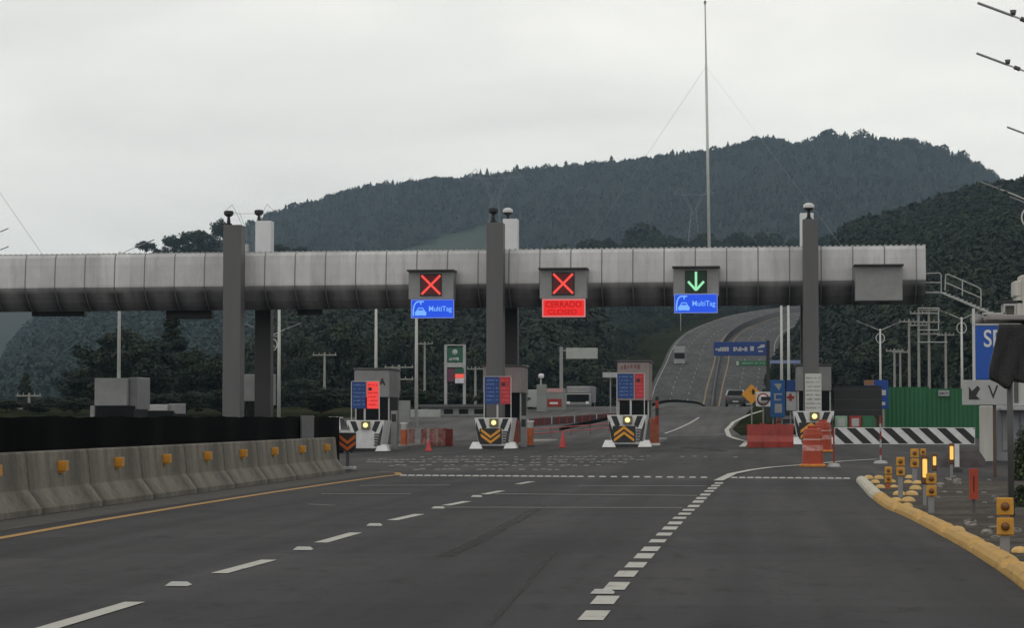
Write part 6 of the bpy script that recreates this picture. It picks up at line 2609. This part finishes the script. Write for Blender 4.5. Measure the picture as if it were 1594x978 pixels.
def truck(x0p, y0p, x1p, y1p, Y, label, cabm, boxm, zl=None, nose_dark=True, Lb=7.0):
    q = bx(x0p, y0p, x1p, y1p, Y)
    x0, x1 = q[0], q[1]
    w = x1 - x0
    z = q[2]
    zt = q[3]
    xc = (x0 + x1) / 2
    r_ = thing("box_truck", label, "truck", (xc, Y, z))
    H = zt - z
    MB().box(x0 + .08, x1 - .08, Y, Y + 1.9, z + .45, z + H * .70, cabm, .08).build("cab", r_)
    MB().box(x0 + .18, x1 - .18, Y - .03, Y + .02, z + H * .36, z + H * .66, M_GLASS, .02).build("windscreen", r_)
    MB().box(x0 + .12, x1 - .12, Y - .05, Y + .03, z + .35, z + .62, M_DGREY, .03).build("bumper", r_)
    for s_ in (-1, 1):
        MB().box(xc + s_ * w * .36 - .14, xc + s_ * w * .36 + .14, Y - .07, Y - .052, z + .62, z + .86, M_WHITE, .01).build("headlight", r_)
    MB().box(x0, x1, Y + 1.95, Y + 1.95 + Lb, z + .75, zt, boxm, .05).build("cargo_box", r_)
    MB().box(x0 + .2, x1 - .2, Y + .5, Y + 1.0, z + H * .70 + .002, zt - .05, cabm, .08).build("roof_fairing", r_)
    wheels(r_, (x0 + .25, x1 - .25), (Y + 1.0, Y + 6.5), z, .48, .3)
    return r_


truck(1048.5, 539, 1067, 570, 553, "white fronted truck coming down the climbing road", M_OFFW, M_OFFW)
truck(879, 601, 920, 640.5, 212, "grey truck with a dark windscreen facing the road at the fuel station", M_GREY, mat("truck_mauve", (.20, .185, .21), .6, .1, 1), Lb=5)
Y = 200
q = bx(815, 607, 841, 642, Y)
tk = thing("storage_tank", "pale box trailer at the left of the fuel station", "trailer", ((q[0] + q[1]) / 2, Y, Z(-18, Y)))
MB().box(q[0], q[1], Y, Y + 5, q[2] + .4, q[3], mat("trailer_pale", (.36, .37, .36), .6, .1, 1), .04).build("cargo_box", tk)
MB().box(q[0] + .02, q[0] + .3, Y - .03, Y - .002, q[2] + .6, q[3] - .05, M_WHITE).build("corner_strip", tk)
wheels(tk, (q[0] + .3, q[1] - .3), (Y + .8, Y + 4.0), q[2] - .05, .4)
Y = 196
q = bx(848, 605, 878, 642, Y)
fp = thing("fuel_kiosk", "grey kiosk with red panels beside the pale box trailer", "kiosk", ((q[0] + q[1]) / 2, Y, Z(-16, Y)))
MB().box(q[0], q[1], Y, Y + 2, q[2], q[3], M_ORWALL, .03).build("wall", fp)
MB().box(q[0] + .1, q[1] - .1, Y - .03, Y - .002, P(0, 612, Y).z, P(0, 606, Y).z, mat("kiosk_pink", (.45, .26, .26), .6)).build("upper_panel", fp)
MB().box(q[0] + .2, q[1] - .2, Y - .03, Y - .002, P(0, 634, Y).z, P(0, 622, Y).z, M_RED).build("lower_panel", fp)
MB().box(q[0] + .4, q[1] - .5, Y - .045, Y - .032, P(0, 630, Y).z, P(0, 627, Y).z, M_WHITE).build("stripe", fp)
Y = 190
q = bx(835, 580, 851, 640, Y)
pl_ = thing("light_column", "grey column with a white lamp on top beside the fuel kiosk", "lamp", ((q[0] + q[1]) / 2, Y, Z(-17, Y)))
MB().box(P(835, 0, Y).x, P(850, 0, Y).x, Y, Y + .6, Z(-17, Y), P(0, 600, Y).z, M_ORWALL, .03).build("column", pl_)
c = P(842, 586, Y)
MB().tube(P(842, 600, Y + .2), P(842, 590, Y + .2), .06, .06, M_GALV, 8).build("stem", pl_)
MB().lathe((c.x, Y + .2, c.z - .2), [(0, 0), (.2, .08), (.24, .26), (.16, .4), (0, .42)], M_WHITE, 14).build("lamp_head", pl_)

# ------------------------------------------------------------------ air
hv = MB().box(-3700, 3700, -200, 4300, -40, 345, mat("tmp_air", (.5, .5, .5)))
hz_o = hv.build("haze", kind="stuff")
hm = bpy.data.materials.new("haze_air")
hm.use_nodes = True
ht = hm.node_tree
ht.nodes.clear()
out = ht.nodes.new("ShaderNodeOutputMaterial")
pv = ht.nodes.new("ShaderNodeVolumePrincipled")
pv.inputs["Color"].default_value = (.56, .79, 1.0, 1)
pv.inputs["Density"].default_value = 0.00011
pv.inputs["Anisotropy"].default_value = 0.0
ht.links.new(pv.outputs[0], out.inputs["Volume"])
hz_o.data.materials.clear()
hz_o.data.materials.append(hm)
